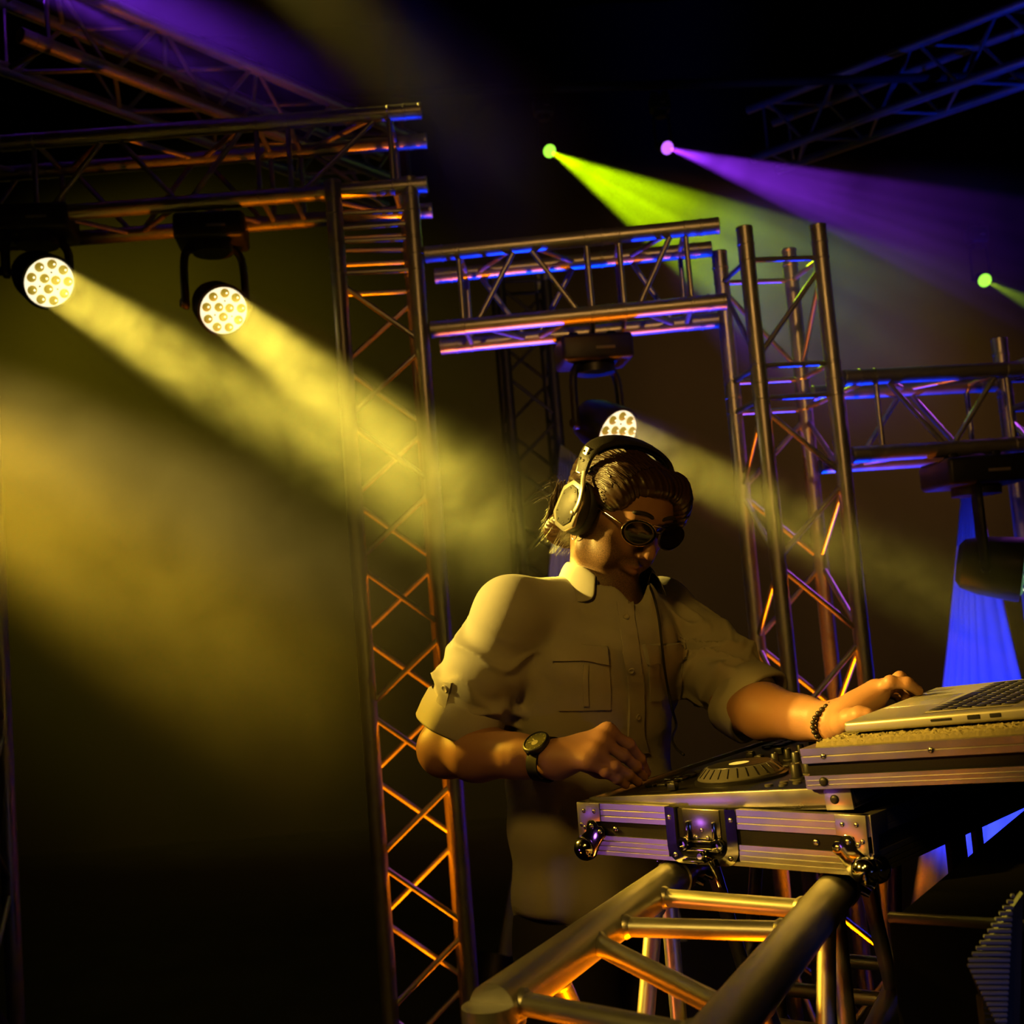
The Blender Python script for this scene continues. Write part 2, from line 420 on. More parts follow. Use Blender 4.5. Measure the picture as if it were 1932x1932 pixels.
def flight_lid():
    W, D, H = .459, .70, .0745; th=.008
    root = empty('flight_case', CO); root.matrix_basis = CM.copy()
    tag(root, 'black flight case lid with ridged aluminium edges, ball corners and a butterfly latch', 'flight case')
    P = lambda nm, me, m, loc: link(nm, me, m, root, CM @ loc)
    P('side_panel', box_mesh('side_panel', W, th, H-.004, .001, center=(W/2, th/2, H/2)), LAM, T(0,0,0))
    P('side_panel', box_mesh('side_panel', W, th, H-.004, .001, center=(W/2, D-th/2, H/2)), LAM, T(0,0,0))
    P('side_panel', box_mesh('side_panel', th, D-2*th, H-.004, .001, center=(th/2, D/2, H/2)), LAM, T(0,0,0))
    P('side_panel', box_mesh('side_panel', th, D-2*th, H-.004, .001, center=(W-th/2, D/2, H/2)), LAM, T(0,0,0))
    P('bottom_panel', box_mesh('bottom_panel', W, D, th, .001, center=(W/2, D/2, th/2)), LAM, T(0,0,0))
    P('foam_insert', box_mesh('foam_insert', W-2*th-.004, D-2*th-.004, .028, .004, center=(W/2, D/2, .0225)), FOAM, T(0,0,0))
    # profiles on the near face (split around the latch) and on the right and left face
    x0, x1 = .158, .272
    for (s, e) in ((.0, x0), (x1, W)):
        P('edge_profile', ridged(e-s, .0265, 3, lip=.010), ALU2, T(s, 0, H-.0265))
        P('edge_profile', ridged(e-s, .0285, 4), ALU2, T(s, 0, 0))
    P('edge_profile', ridged(x1-x0, .006, 1), ALU2, T(x0, 0, 0))
    Rr = T(W,0,0) @ Rz(PI/2)
    P('edge_profile', ridged(D, .0265, 3, lip=.010), ALU2, Rr @ T(0,0,H-.0265)); P('edge_profile', ridged(D, .0285, 4), ALU2, Rr)
    Rl = T(0,D,0) @ Rz(-PI/2)
    P('edge_profile', ridged(D, .0265, 3, lip=.010), ALU2, Rl @ T(0,0,H-.0265)); P('edge_profile', ridged(D, .0285, 4), ALU2, Rl)
    # corner plates, L-shaped
    poly=[(0,0),(.013,0),(.016,.012),(.018,.021),(.042,.022),(.042,.048),(0,.048)]
    cp = prism('corner_plate', poly, 0, .0014, .0004)
    polym=[(-x, y) for x, y in reversed(poly)]
    cpm = prism('corner_plate', polym, 0, .0014, .0004)
    zb=H-.048+.0004
    for nm, me, loc, sg in (('l', cp, T(0,-.0031,zb)@FACE, 1), ('r', cpm, T(W,-.0031,zb)@FACE, -1)):
        c = P('corner_plate', me, ALU2, loc)
        for rx, rz in ((.013,.036),(.032,.036),(.007,.016),(.013,.012)):
            link('rivet', rivet_me, RIVET, c, CM @ loc @ T(sg*rx, rz, .0014))
    # side half of the right corner plate
    P('corner_plate', cp, ALU2, T(W+.0031,0,zb) @ Rz(PI/2) @ FACE)
    # ball corners: dome and leaf flange
    dome=autosmooth(lathe('ball', [(.0175,-.006),(.0185,0),(.0178,.006),(.0150,.0115),(.0105,.0155),(.005,.0178),(0,.0185)], 28), 60)
    leaf=[(-.004,-.010),(.012,-.012),(.020,-.006),(.026,.006),(.034,.016),(.040,.022),(.0405,.030),(.036,.036),(.030,.036),(.028,.040),(.022,.0445),(.014,.044),(.009,.038),(.007,.028),(-.002,.022),(-.010,.010)]
    leafm=prism('flange', leaf, 0, .0022, .0007); leafr=prism('flange', [(-x,y) for x,y in reversed(leaf)], 0, .0022, .0007)
    for lx, me, sg in ((.008, leafm, 1), (W-.008, leafr, -1)):
        loc=T(lx, -.0036, .006) @ FACE
        c=P('ball_corner', dome, CHROME, T(lx+sg*.0, -.000, .008) @ Rx(PI/2))
        link('flange', me, CHROME, c, CM @ loc)
        for rx, rz in ((.018,.036),(.033,.028)): link('rivet', rivet_me, RIVET, c, CM @ loc @ T(sg*rx, rz, .0022) @ Matrix.Scale(1.2,4))
        link('side_dome', dome, CHROME, c, CM @ T(lx-sg*.008, .010, .008) @ Ry(-sg*PI/2) @ Matrix.Scale(.98,4))
    # free rivets on the black band
    for rx in (.066, W-.073): P('rivet', rivet_me, RIVET, T(rx, -.0005, .038) @ FACE @ Matrix.Scale(1.35,4))
    # butterfly latch in a recessed dish
    cx=(x0+x1)/2; hw=(x1-x0)/2
    outer=[]; inner=[]
    def ushape(hw, top, bot, r, n=7):
        pts=[(-hw, top), (-hw, bot+r)]
        for k in range(n): a=PI+PI/2*k/(n-1); pts.append((-hw+r+r*math.cos(a), bot+r+r*math.sin(a)))
        for k in range(n): a=1.5*PI+PI/2*k/(n-1); pts.append((hw-r+r*math.cos(a), bot+r+r*math.sin(a)))
        pts += [(hw, bot+r), (hw, top)]; return pts
    o=ushape(hw, H, -.001, .022); i=ushape(hw-.016, H, .008, .018); n=len(o)
    V=[(x,-.0045,z) for x,z in o]+[(x,-.0052,z) for x,z in i]+[(x*.96,.006,.0015+z*.98) for x,z in i]
    F=[(k, k+1, n+k+1, n+k) for k in range(n-1)]+[(n+k, n+k+1, 2*n+k+1, 2*n+k) for k in range(n-1)]
    me=mesh_from('dish_rim', V, F); bm=bmesh.new(); bm.from_mesh(me); bmesh.ops.recalc_face_normals(bm, faces=bm.faces); bm.to_mesh(me); bm.free(); autosmooth(me,50)
    lt=P('latch', me, CHROME, T(cx,0,0))
    LT=CM @ T(cx,0,0)
    link('dish_back', box_mesh('dish_back', (hw-.017)*2, .002, H-.010, .0005, center=(0,.007,H/2+.003)), CHROME, lt, LT)
    link('strike_plate', box_mesh('strike_plate', .060, .0022, .040, .0008, center=(0,-.0005,H-.022)), RIVET, lt, LT)
    link('strike_lip', box_mesh('strike_lip', .034, .010, .0022, .0008, center=(0,-.004,H-.044)), CHROME, lt, LT)
    for s in (-1,1):
        link('guide_bar', box_mesh('guide_bar', .0035, .007, .024, .0012, center=(s*.021,-.004,H-.030)), CHROME, lt, LT)
        link('hinge_barrel', autosmooth(lathe('hinge_barrel', [(.003,-.004),(.0085,-.004),(.0095,-.002),(.0095,.004),(.008,.0065),(.0045,.007),(.0045,.003),(.003,.003)], 24)), CHROME, lt, LT @ T(s*.027,-.006,.026) @ FACE)
        link('rivet', rivet_me, RIVET, lt, LT @ T(s*(hw-.0075),-.005,H-.014) @ FACE @ Matrix.Scale(1.1,4))
        link('rivet', rivet_me, RIVET, lt, LT @ T(s*(hw-.013),-.005,.010) @ FACE @ Matrix.Scale(1.1,4))
    for rx, rz in ((0,H-.030),(-.009,H-.040),(.009,H-.040)): link('rivet', rivet_me, RIVET, lt, LT @ T(rx,-.0017,rz) @ FACE @ Matrix.Scale(.9,4))
    link('cross_bar', box_mesh('cross_bar', .066, .006, .006, .002, center=(0,-.005,.019)), CHROME, lt, LT)
    link('keeper', box_mesh('keeper', .036, .008, .004, .0015, center=(-.012,-.008,.004)), CHROME, lt, LT)
    wing=[(-.011,0),(-.014,-.010),(-.012,-.019),(-.004,-.0225),(.004,-.0225),(.012,-.019),(.014,-.010),(.011,0),(.005,.006),(-.005,.006)]
    link('butterfly_wing', prism('butterfly_wing', wing, -.0016, .0016, .0007), CHROME, lt, LT @ T(.006,-.011,.010) @ Rz(.35) @ Rx(PI/2+.9))
    link('wing_post', autosmooth(lathe('wing_post', [(.006,0),(.006,.012),(.004,.015),(0,.015)],16)), CHROME, lt, LT @ T(.004,-.004,.013) @ FACE)
    link('wing_tail', box_mesh('wing_tail', .006, .0035, .036, .0015, center=(0,0,-.016)), CHROME, lt, LT @ T(.016,-.011,.004) @ Ry(-.32))
    return root
flight_lid()

# ------------------------------------------------------------------ controller tray (tilted), shelf, laptop
TILT = math.radians(3.6)
TA = (CA*math.cos(TILT) + UP*math.sin(TILT)); TBV = (CB*math.cos(math.radians(2.4)) + UP*math.sin(math.radians(2.4)))
TN = TA.cross(TBV).normalized(); TBV = TN.cross(TA)
TM = Matrix((TA, TBV, TN)).transposed().to_4x4(); TM.translation = CO + CA*.012 + CB*.014 + UP*.0525
def tray():
    root=empty('controller_tray', (0,0,0)); root.matrix_basis=TM.copy(); tag(root, 'shallow aluminium tray holding the DJ controller, tilted inside the case lid', 'tray')
    P=lambda nm, me, m, loc=T(0,0,0): link(nm, me, m, root, TM @ loc)
    L=.425; D=.60; h=.027
    P('floor_panel', box_mesh('floor_panel', L, D, .006, .001, center=(L/2,D/2,.004)), LAM)
    P('rim', box_mesh('rim', L, .006, h, .001, center=(L/2,.003,h/2)), ALU2)
    P('rim', box_mesh('rim', L, .006, h, .001, center=(L/2,D-.003,h/2)), ALU2)
    P('rim', box_mesh('rim', .006, D-.012, h, .001, center=(.003,D/2,h/2)), ALU2)
    P('rim', box_mesh('rim', .006, D-.012, h, .001, center=(L-.003,D/2,h/2)), ALU2)
    c=P('corner_plate', box_mesh('corner_plate', .038, .0015, h+.001, .0004, center=(L-.019,-.0008,h/2)), ALU2)
    link('bolt', bolt_me, BLACK, c, TM @ T(L-.024,-.0015,h*.48) @ FACE)
    return root
tray()
CTRL = mat('controller_black', (.012,.011,.010), rough=.33, noise=.1, nscale=60)
KNOB = mat('knob_rubber', (.016,.015,.014), rough=.38)
KTOP = mat('knob_grey', (.085,.08,.07), rough=.33)
WHITE = mat('printed_white', (.8,.8,.75), rough=.5)
LED_R = mat('red_led', (.6,.02,.02), rough=.4, emit=(1,.08,.05), es=.9)
def controller():
    root=empty('dj_controller', (0,0,0)); M0=TM @ T(.018,.014,.0072); root.matrix_basis=M0.copy()
    tag(root, 'black two-deck DJ mixing controller with jog wheels, knobs and faders', 'dj controller')
    P=lambda nm, me, m, loc=T(0,0,0), par=None: link(nm, me, m, par or root, M0 @ loc)
    L=.37; D=.565; h=.0165
    P('body', box_mesh('body', L, D, h, .004, 3, center=(L/2,D/2,h/2)), CTRL)
    P('top_plate', box_mesh('top_plate', L-.012, D-.012, .0016, .0006, center=(L/2,D/2,h+.0002)), CTRL)
    z=h+.001
    def jog(x, y):
        R=.062
        j=P('jog_wheel', autosmooth(lathe('jog_wheel', [(R*1.10,0),(R*1.10,.004),(R*1.06,.0055),(R*1.04,.0058)],64),35), CTRL, T(x,y,z))
        p=P('platter', autosmooth(lathe('platter', [(R*1.03,.004),(R*1.02,.0075),(R*.985,.010),(R*.80,.0205),(R*.775,.0215),(R*.75,.0217),(0,.0217)],64),28), KTOP, T(x,y,z), j)
        rb=box_mesh('rib', .0013, .0165, .0016, .0004)
        for k in range(26):
            a=2*PI*k/26
            P('rib', rb, CTRL, T(x,y,z) @ Rz(a) @ T(0, R*.895, .0156) @ Rx(-.72), p)
        P('top_disc', autosmooth(lathe('top_disc', [(R*.74,.0216),(R*.735,.0224),(0,.0224)],48),35), CTRL, T(x,y,z), j)
        ringp=autosmooth(lathe('emblem_ring', [(.0128,.0224),(.0148,.0224),(.0148,.0227),(.0128,.0227)],40))
        P('emblem', ringp, WHITE, T(x,y,z), j)
        P('emblem_bar', box_mesh('emblem_bar', .022,.0030,.0004,.0001), WHITE, T(x,y,z+.0226) @ Rz(-.75), j)
        return j
    jog(.172, .108); jog(.172, .455)
    km=autosmooth(lathe('knob', [(.0088,0),(.0088,.0022),(.0066,.003),(.0058,.0155),(.0046,.0172),(0,.0172)],20),32)
    kr=autosmooth(lathe('knob_skirt', [(.0092,0),(.0092,.0012),(.0084,.0018)],20))
    line=box_mesh('pointer', .0011,.0045,.0004,.0001)
    def knob(x, y, s=1.0, a=0):
        loc=T(x,y,z) @ Rz(a) @ Matrix.Scale(s,4)
        k=P('knob', km, KNOB, loc); P('knob_skirt', kr, KTOP, loc, k); P('pointer', line, WHITE, loc @ T(0,.0028,.0174), k)
    for i in range(3): knob(.281-.005*i, .078+.043*i, 1.25, -.5+i*.5)          # effect knobs at the far end of the near deck
    for i in range(3): knob(.281, .40+.036*i, 1.12, i*.3)
    for yy in (.222, .262, .302, .342):
        for xx in (.31, .272, .236, .20, .164): knob(xx, yy, 1.0, random.uniform(-2,2))
    cap=box_mesh('fader_cap', .014,.011,.0105,.002); slot=box_mesh('fader_slot', .065,.0028,.0006,.0002)
    def fader(x, y, rot=0, off=0.0):
        loc=T(x,y,z) @ Rz(rot)
        s=P('fader_slot', slot, MATTE, loc); P('fader_cap', cap, KNOB, loc @ T(off,0,.0065), s); P('fader_line', box_mesh('fader_line', .0012,.0108,.0004,.0001), WHITE, loc @ T(off,0,.0119), s)
    for yy in (.25,.286,.322): fader(.10, yy, 0, random.uniform(-.02,.02))
    fader(.075, .286, PI/2, .01); fader(.095, .027, 0, .012); fader(.095, .535, 0, -.01)
    pad=box_mesh('pad', .016,.018,.004,.0012); btn=autosmooth(lathe('button', [(.006,0),(.006,.0025),(.005,.0032),(0,.0032)],16),40)
    for y0 in (.075, .42):
        for i in range(4):
            for j in range(2): P('pad', pad, KNOB, T(.035+.022*j, y0+.023*i, z+.002))
    for (x,y) in ((.262,.032),(.285,.030),(.30,.042),(.275,.05),(.25,.182),(.25,.38),(.045,.185),(.045,.40),(.20,.185),(.11,.185)): P('button', btn, KTOP if x>.24 else KNOB, T(x,y,z))
    P('level_light', box_mesh('level_light', .008,.004,.002,.0005), LED_R, T(.345,.205,z+.001))
    return root
controller()
def shelf():
    x0=.372; L=.40; D=.50; h=.052
    M0=TM @ T(x0-.0,-.008,.0275)
    root=empty('laptop_shelf', (0,0,0)); root.matrix_basis=M0.copy(); tag(root, 'raised laptop shelf of the flight case with foam top and aluminium edges', 'shelf')
    P=lambda nm, me, m, loc=T(0,0,0), par=None: link(nm, me, m, par or root, M0 @ loc)
    P('board', box_mesh('board', L-.004, D-.004, h-.004, .001, center=(L/2,D/2,h/2)), LAM)
    pr=ridged(L, .0205, 2, lip=.014); 
    e1=P('edge_profile', ridged(L, .0195, 2, t=.004, lip=.014), ALU2, T(0,0,h-.0195)); e2=P('edge_profile', ridged(L, .0175, 3, t=.004), ALU2, T(0,0,0))
    Rl=T(0,D,0) @ Rz(-PI/2)
    P('edge_profile', ridged(D, .0195, 2, t=.004, lip=.010), ALU2, Rl @ T(0,0,h-.0195)); P('edge_profile', ridged(D, .0175, 3, t=.004), ALU2, Rl)
    for bx in (.030, .172, .31): link('rivet', rivet_me, RIVET, e1, M0 @ T(bx,-.004,h-.0105) @ FACE @ Matrix.Scale(1.15,4))
    link('bolt', bolt_me, BLACK, e2, M0 @ T(.024,-.004,.010) @ FACE)
    # foam pad with a napped surface
    nx, ny = 110, 110; V=[]; F=[]; rng=np.random.RandomState(3); fx, fy = L-.022, D-.022
    hh=rng.rand(nx+1, ny+1)
    for i in range(nx+1):
        for j in range(ny+1):
            e=min(i,j,nx-i,ny-j); zz = 0 if e==0 else .0040+.0052*hh[i,j]
            V.append((.012+fx*(i/nx)**1.0+rng.uniform(-.0006,.0006), .010+fy*(j/ny)**1.6+rng.uniform(-.0004,.0004), h-.002+zz))
    for i in range(nx):
        for j in range(ny): q=i*(ny+1)+j; F.append((q,q+ny+1,q+ny+2,q+1))
    o=P('foam_pad', mesh_from('foam_pad', V, F), mat('tan_foam', (.50,.44,.26), rough=1.0, noise=.5, nscale=900))
    return root, M0, h
_, SHM, SHH = shelf()
LAPM = mat('laptop_aluminium', (.62,.60,.56), rough=.36, metal=.55)
KEYM = mat('key_black', (.012,.012,.012), rough=.35); WELL = mat('key_well', (.45,.43,.38), rough=.45, metal=.4)
def laptop():
    M0=SHM @ T(.035,.052,SHH+.0072) @ Rz(math.radians(4.0)); root=empty('laptop', (0,0,0)); root.matrix_basis=M0.copy()
    tag(root, 'open silver laptop with black keys lying on the foam shelf', 'laptop')
    P=lambda nm, me, m, loc=T(0,0,0), par=None: link(nm, me, m, par or root, M0 @ loc)
    D=.247; W=.355; h=.0145
    P('base', box_mesh('base', D, W, h, .0045, 4, center=(D/2,W/2,h/2+.0015)), LAPM)
    zt=h+.0015
    P('trackpad', box_mesh('trackpad', .076,.105,.0005,.0002, center=(.047,W/2,zt)), mat('trackpad_glass', (.58,.56,.52), rough=.25, metal=.45))
    kw0=.10; kx=kw0; kl=.110; ky=.034; kyl=W-2*.034
    well=P('keyboard', box_mesh('keyboard', kl+.004, kyl+.004, .0006,.0002, center=(kx+kl/2, W/2, zt+.0001)), WELL)
    key=box_mesh('key', .0165,.0165,.0016,.0005); rows=6; cols=14; px_=kl/rows; py_=kyl/cols
    for r in range(rows):
        for c in range(cols):
            if r==0 and 4 <= c <= 8:
                if c==6: P('key', box_mesh('space_key', .0165, py_*5-.002,.0016,.0005), KEYM, T(kx+px_*.5, ky+py_*6.5, zt+.0012), well)
                continue
            P('key', key, KEYM, T(kx+px_*(r+.5), ky+py_*(c+.5), zt+.0012), well)
    for gx0 in (.02, W-.02): P('speaker_grille', box_mesh('speaker_grille', kl, .012, .0004,.0001, center=(kx+kl/2, gx0, zt)), mat('grille', (.2,.2,.19), rough=.6, metal=.3))
    for (x, l, hgt) in ((.128,.026,.0028),(.168,.015,.0052),(.194,.013,.0048)):
        P('port', box_mesh('port', l, .002, hgt, .0004, center=(x,-.0002,h/2+.002)), MATTE)
    for (x,y) in ((.02,.02),(.02,W-.02),(D-.02,.02),(D-.02,W-.02)): P('foot', autosmooth(lathe('foot', [(.008,0),(.008,.002)],14)), RUBBER, T(x,y,0))
    sc=P('screen', box_mesh('screen', .006, W, .24, .002, 2, center=(0,0,.12)), LAPM, T(D-.004, W/2, zt+.002) @ Ry(math.radians(28)))
    P('display', box_mesh('display', .001, W-.02, .215, .0003, center=(-.0033,0,.122)), BLACK, T(D-.004, W/2, zt+.002) @ Ry(math.radians(28)), sc)
    P('hinge', autosmooth(lathe('hinge', [(.004,-W*.4),(.004,W*.4)],12)), BLACK, T(D-.004,W/2,zt+.001) @ Rx(PI/2))
    return root
laptop()

# ------------------------------------------------------------------ signed-distance modelling for the person
class Field:
    def __init__(s, lo, hi, h):
        s.lo=np.array(lo, np.float32); s.h=h; s.n=np.ceil((np.array(hi)-np.array(lo))/h).astype(int)+1
        s.D=np.full(s.n, .06, np.float32)
    def region(s, lo, hi):
        a=np.clip(np.floor((np.array(lo)-s.lo)/s.h).astype(int), 0, s.n-1); b=np.clip(np.ceil((np.array(hi)-s.lo)/s.h).astype(int)+1, 1, s.n)
        if np.any(b<=a): return None
        sl=tuple(slice(i,j) for i,j in zip(a,b))
        ax=[(s.lo[k]+s.h*np.arange(a[k],b[k])).astype(np.float32) for k in range(3)]
        return sl, ax[0][:,None,None], ax[1][None,:,None], ax[2][None,None,:]
    def put(s, lo, hi, f, k, sub=False):
        pad=.03+k
        r=s.region(np.array(lo)-pad, np.array(hi)+pad)
        if r is None: return
        sl,X,Y,Z=r; d=f(X,Y,Z).astype(np.float32); D=s.D[sl]
        if sub:
            d=-d; h=np.clip(.5-.5*(D-d)/max(k,1e-6),0,1); s.D[sl]=D*(1-h)+d*h + k*h*(1-h)
        else:
            h=np.clip(.5+.5*(D-d)/max(k,1e-6),0,1); s.D[sl]=D*(1-h)+d*h - k*h*(1-h)
    def cone(s, a, b, ra, rb, k=.01, sub=False, sq=None):
        a=np.array(a,float); b=np.array(b,float); ab=b-a; L2=max(float(ab@ab),1e-9); R=max(ra,rb)
        def f(X,Y,Z):
            t=np.clip(((X-a[0])*ab[0]+(Y-a[1])*ab[1]+(Z-a[2])*ab[2])/L2,0,1)
            return np.sqrt((X-a[0]-t*ab[0])**2+(Y-a[1]-t*ab[1])**2+(Z-a[2]-t*ab[2])**2)-(ra+(rb-ra)*t)
        s.put(np.minimum(a,b)-R, np.maximum(a,b)+R, f, k, sub)
    def ball(s, c, r, k=.01, sub=False): s.cone(c, c, r, r, k, sub)
    def ell(s, c, axes, r, k=.01, sub=False):
        """axes: 3 unit vectors, r: 3 radii"""
        c=np.array(c,float); A=[np.array(v,float) for v in axes]; R=max(r)
        def f(X,Y,Z):
            k0=0; k1=0
            for v, rr in zip(A, r):
                q=((X-c[0])*v[0]+(Y-c[1])*v[1]+(Z-c[2])*v[2])/rr; k0=k0+q*q; k1=k1+(q/rr)**2
            k0=np.sqrt(k0); k1=np.sqrt(k1)+1e-6; return k0*(k0-1)/k1
        s.put(c-R, c+R, f, k, sub)
    def loft(s, a, b, ea, eb, ux, k=.01):
        """elliptic tapered capsule a->b: section half widths ea=(along ux, across), eb"""
        a=np.array(a,float); b=np.array(b,float); ab=b-a; L=np.linalg.norm(ab); t_=ab/L
        ux=np.array(ux,float); ux=ux-t_*(ux@t_); ux/=np.linalg.norm(ux); uy=np.cross(t_,ux); R=max(*ea,*eb)
        def f(X,Y,Z):
            px=X-a[0]; py=Y-a[1]; pz=Z-a[2]
            t=(px*t_[0]+py*t_[1]+pz*t_[2])/L; tc=np.clip(t,0,1)
            u=px*ux[0]+py*ux[1]+pz*ux[2]; v=px*uy[0]+py*uy[1]+pz*uy[2]; w=(t-tc)*L
            ru=ea[0]+(eb[0]-ea[0])*tc; rv=ea[1]+(eb[1]-ea[1])*tc; rw=np.minimum(ru,rv)
            k0=np.sqrt((u/ru)**2+(v/rv)**2+(w/rw)**2); k1=np.sqrt((u/ru**2)**2+(v/rv**2)**2+(w/rw**2)**2)+1e-6
            return k0*(k0-1)/k1
        s.put(np.minimum(a,b)-R, np.maximum(a,b)+R, f, k)
    def mesh(s, name):
        D=s.D; M=D<0
        def sh(i,j,k): return M[i:M.shape[0]-1+i, j:M.shape[1]-1+j, k:M.shape[2]-1+k]
        anyv=np.zeros(tuple(np.array(M.shape)-1), bool); allv=np.ones_like(anyv)
        for i in (0,1):
            for j in (0,1):
                for k in (0,1): q=sh(i,j,k); anyv|=q; allv&=q
        act=anyv&~allv; idx=np.argwhere(act)
        vid=np.full(act.shape, -1, np.int32); vid[act]=np.arange(len(idx))
        c=np.zeros((len(idx),3)); n=np.zeros(len(idx))
        corner={(i,j,k): D[idx[:,0]+i, idx[:,1]+j, idx[:,2]+k] for i in (0,1) for j in (0,1) for k in (0,1)}
        for (p,dp) in corner.items():
            for ax in range(3):
                if p[ax]==1: continue
                q=list(p); q[ax]=1; dq=corner[tuple(q)]; m=(dp<0)!=(dq<0); t=np.where(m, dp/(dp-dq+1e-12), 0)
                P=np.tile(np.array(p,float),(len(idx),1)); P[:,ax]+=t; c+=P*m[:,None]; n+=m
        V=(idx+c/n[:,None])*s.h+s.lo
        F=[]
        for ax in range(3):
            a1,a2=(ax+1)%3,(ax+2)%3
            sl0=[slice(None)]*3; sl1=[slice(None)]*3; sl0[ax]=slice(0,-1); sl1[ax]=slice(1,None)
            m0=M[tuple(sl0)]; m1=M[tuple(sl1)]; e=np.argwhere(m0!=m1)
            ok=(e[:,a1]>0)&(e[:,a2]>0)&(e[:,a1]<M.shape[a1]-1)&(e[:,a2]<M.shape[a2]-1); e=e[ok]
            def g(d1,d2):
                q=e.copy(); q[:,a1]-=d1; q[:,a2]-=d2; return vid[q[:,0],q[:,1],q[:,2]]
            quad=np.stack([g(1,1),g(0,1),g(0,0),g(1,0)],1)
            flip=~m0[e[:,0],e[:,1],e[:,2]]; quad[flip]=quad[flip][:,::-1]; F.append(quad)
        F=np.concatenate(F); F=F[(F>=0).all(1)]
        me=bpy.data.meshes.new(name); me.vertices.add(len(V)); me.vertices.foreach_set('co', V.astype(np.float32).ravel())
        me.loops.add(F.size); me.loops.foreach_set('vertex_index', F.astype(np.int32).ravel())
        me.polygons.add(len(F)); me.polygons.foreach_set('loop_start', np.arange(0,F.size,4,dtype=np.int32))
        me.update(calc_edges=True); me.validate(); me.shade_smooth()
        return me, V
def smooth_mesh(me, it=2, f=.5):
    nv=len(me.vertices); V=np.empty(nv*3,np.float32); me.vertices.foreach_get('co',V); V=V.reshape(-1,3)
    E=np.empty(len(me.edges)*2,np.int32); me.edges.foreach_get('vertices',E); E=E.reshape(-1,2)
    cnt=np.bincount(E.ravel(), minlength=nv).astype(np.float32)[:,None]; cnt[cnt==0]=1
    for _ in range(it):
        S=np.zeros_like(V)
        for k in range(3):
            S[:,k]=np.bincount(E[:,0],V[E[:,1],k],minlength=nv)+np.bincount(E[:,1],V[E[:,0],k],minlength=nv)
        V=V*(1-f)+S/cnt*f
    me.vertices.foreach_set('co', V.ravel()); me.update(); return V
def npv(v): return np.array(v, float)

# ------------------------------------------------------------------ landmarks
A3 = lambda *q: npv(at(*q))
NECK=A3(1136,1122,2.085); SHR=A3(964,1158,1.985); SHL=A3(1246,1150,2.225)
ELR=A3(842,1412,2.02); WRR=A3(1046,1434,1.855); ELL=A3(1392,1334,2.05); WRL=A3(1572,1364,1.825)
HIP=A3(1118,1690,2.17); CHEST=A3(1112,1285,2.125); WAIST=A3(1112,1500,2.15)
FW=npv(CA); LT=npv(CB); UPN=np.array([0,0,1.])
FWC=np.array([math.sin(math.radians(33)),-math.cos(math.radians(33)),0]); LTC=np.array([-FWC[1],FWC[0],0])
COL0=A3(1150,1114,2.075)     # body forward, body left
def rotv(v, ax, a):
    ax=ax/np.linalg.norm(ax); return v*math.cos(a)+np.cross(ax,v)*math.sin(a)+ax*(ax@v)*(1-math.cos(a))
yaw,pit,rol=map(math.radians,(33,33,-9)); HS=.95
hx=np.array([1.,0,0]); hy=np.array([0,-1.,0]); hz=UPN.copy()
hx,hy,hz=[rotv(v,UPN,yaw) for v in (hx,hy,hz)]
hy,hz=[rotv(v,hx,pit) for v in (hy,hz)]
hx,hz=[rotv(v,hy,rol) for v in (hx,hz)]
HC=A3(1232,1002,2.0)-HS*(hy*.100+hz*.006)
def H(x,y,z): return HC+HS*(hx*x+hy*y+hz*z)
HAX=(hx,hy,hz)
HM=Matrix((Vector(hx),Vector(hy),Vector(hz))).transposed().to_4x4(); HM.translation=Vector(HC); HM=HM @ Matrix.Scale(HS,4)

# ------------------------------------------------------------------ body (one continuous surface)
B=Field((-.215,1.64,1.10),(.67,2.33,1.80),.0021)
e=lambda c,r,k=.012,sub=False: B.ell(H(*c),HAX,[q*HS for q in r],k,sub)
cn=lambda a,b,ra,rb,k=.012,sub=False: B.cone(H(*a),H(*b),ra*HS,rb*HS,k,sub)
e((0,-.012,.028),(.076,.100,.070),.01)
e((0,.044,.036),(.064,.052,.050),.025)
e((0,.030,-.032),(.060,.064,.080),.025)
for s in (-1,1):
    cn((s*.056,-.002,-.045),(s*.05,.018,-.078),.016,.016,.02)
    cn((s*.050,.016,-.078),(s*.014,.072,-.106),.018,.016,.02)
    e((s*.046,.056,-.026),(.022,.022,.017),.016)
    e((s*.043,.056,-.060),(.016,.026,.026),.02)
cn((0,.074,-.100),(0,.081,-.106),.018,.016,.014)
cn((-.034,.083,.021),(.034,.083,.021),.0125,.0125,.014)
for s in (-1,1):
    B.ball(H(s*.032,.104,.000),.0135*HS,.012,True)
    e((s*.031,.079,.000),(.0150,.0125,.0115),.003)
cn((0,.089,.012),(0,.113,-.030),.0075,.0105,.010)
e((0,.1145,-.0345),(.0105,.0105,.0095),.006)
for s in (-1,1):
    e((s*.0125,.1035,-.0395),(.0078,.0105,.0075),.005)
    B.ball(H(s*.0065,.1085,-.0468),.0036*HS,.002,True)
cn((-.021,.087,-.0690),(0,.0945,-.0655),.0036,.0050,.008); cn((.021,.087,-.0690),(0,.0945,-.0655),.0036,.0050,.008)
cn((-.017,.0870,-.0765),(0,.0940,-.0775),.0040,.0058,.008); cn((.017,.0870,-.0765),(0,.0940,-.0775),.0040,.0058,.008)
cn((-.020,.093,-.0718),(.0,.1005,-.0712),.0012,.0015,.002,True); cn((.020,.093,-.0718),(.0,.1005,-.0712),.0012,.0015,.002,True)
cn((-.012,.104,-.091),(.012,.104,-.091),.006,.006,.008,True)
for s in (-1,1):
    e((s*.078,-.008,-.014),(.009,.018,.030),.006); B.ball(H(s*.086,-.006,-.008),.008*HS,.006,True)
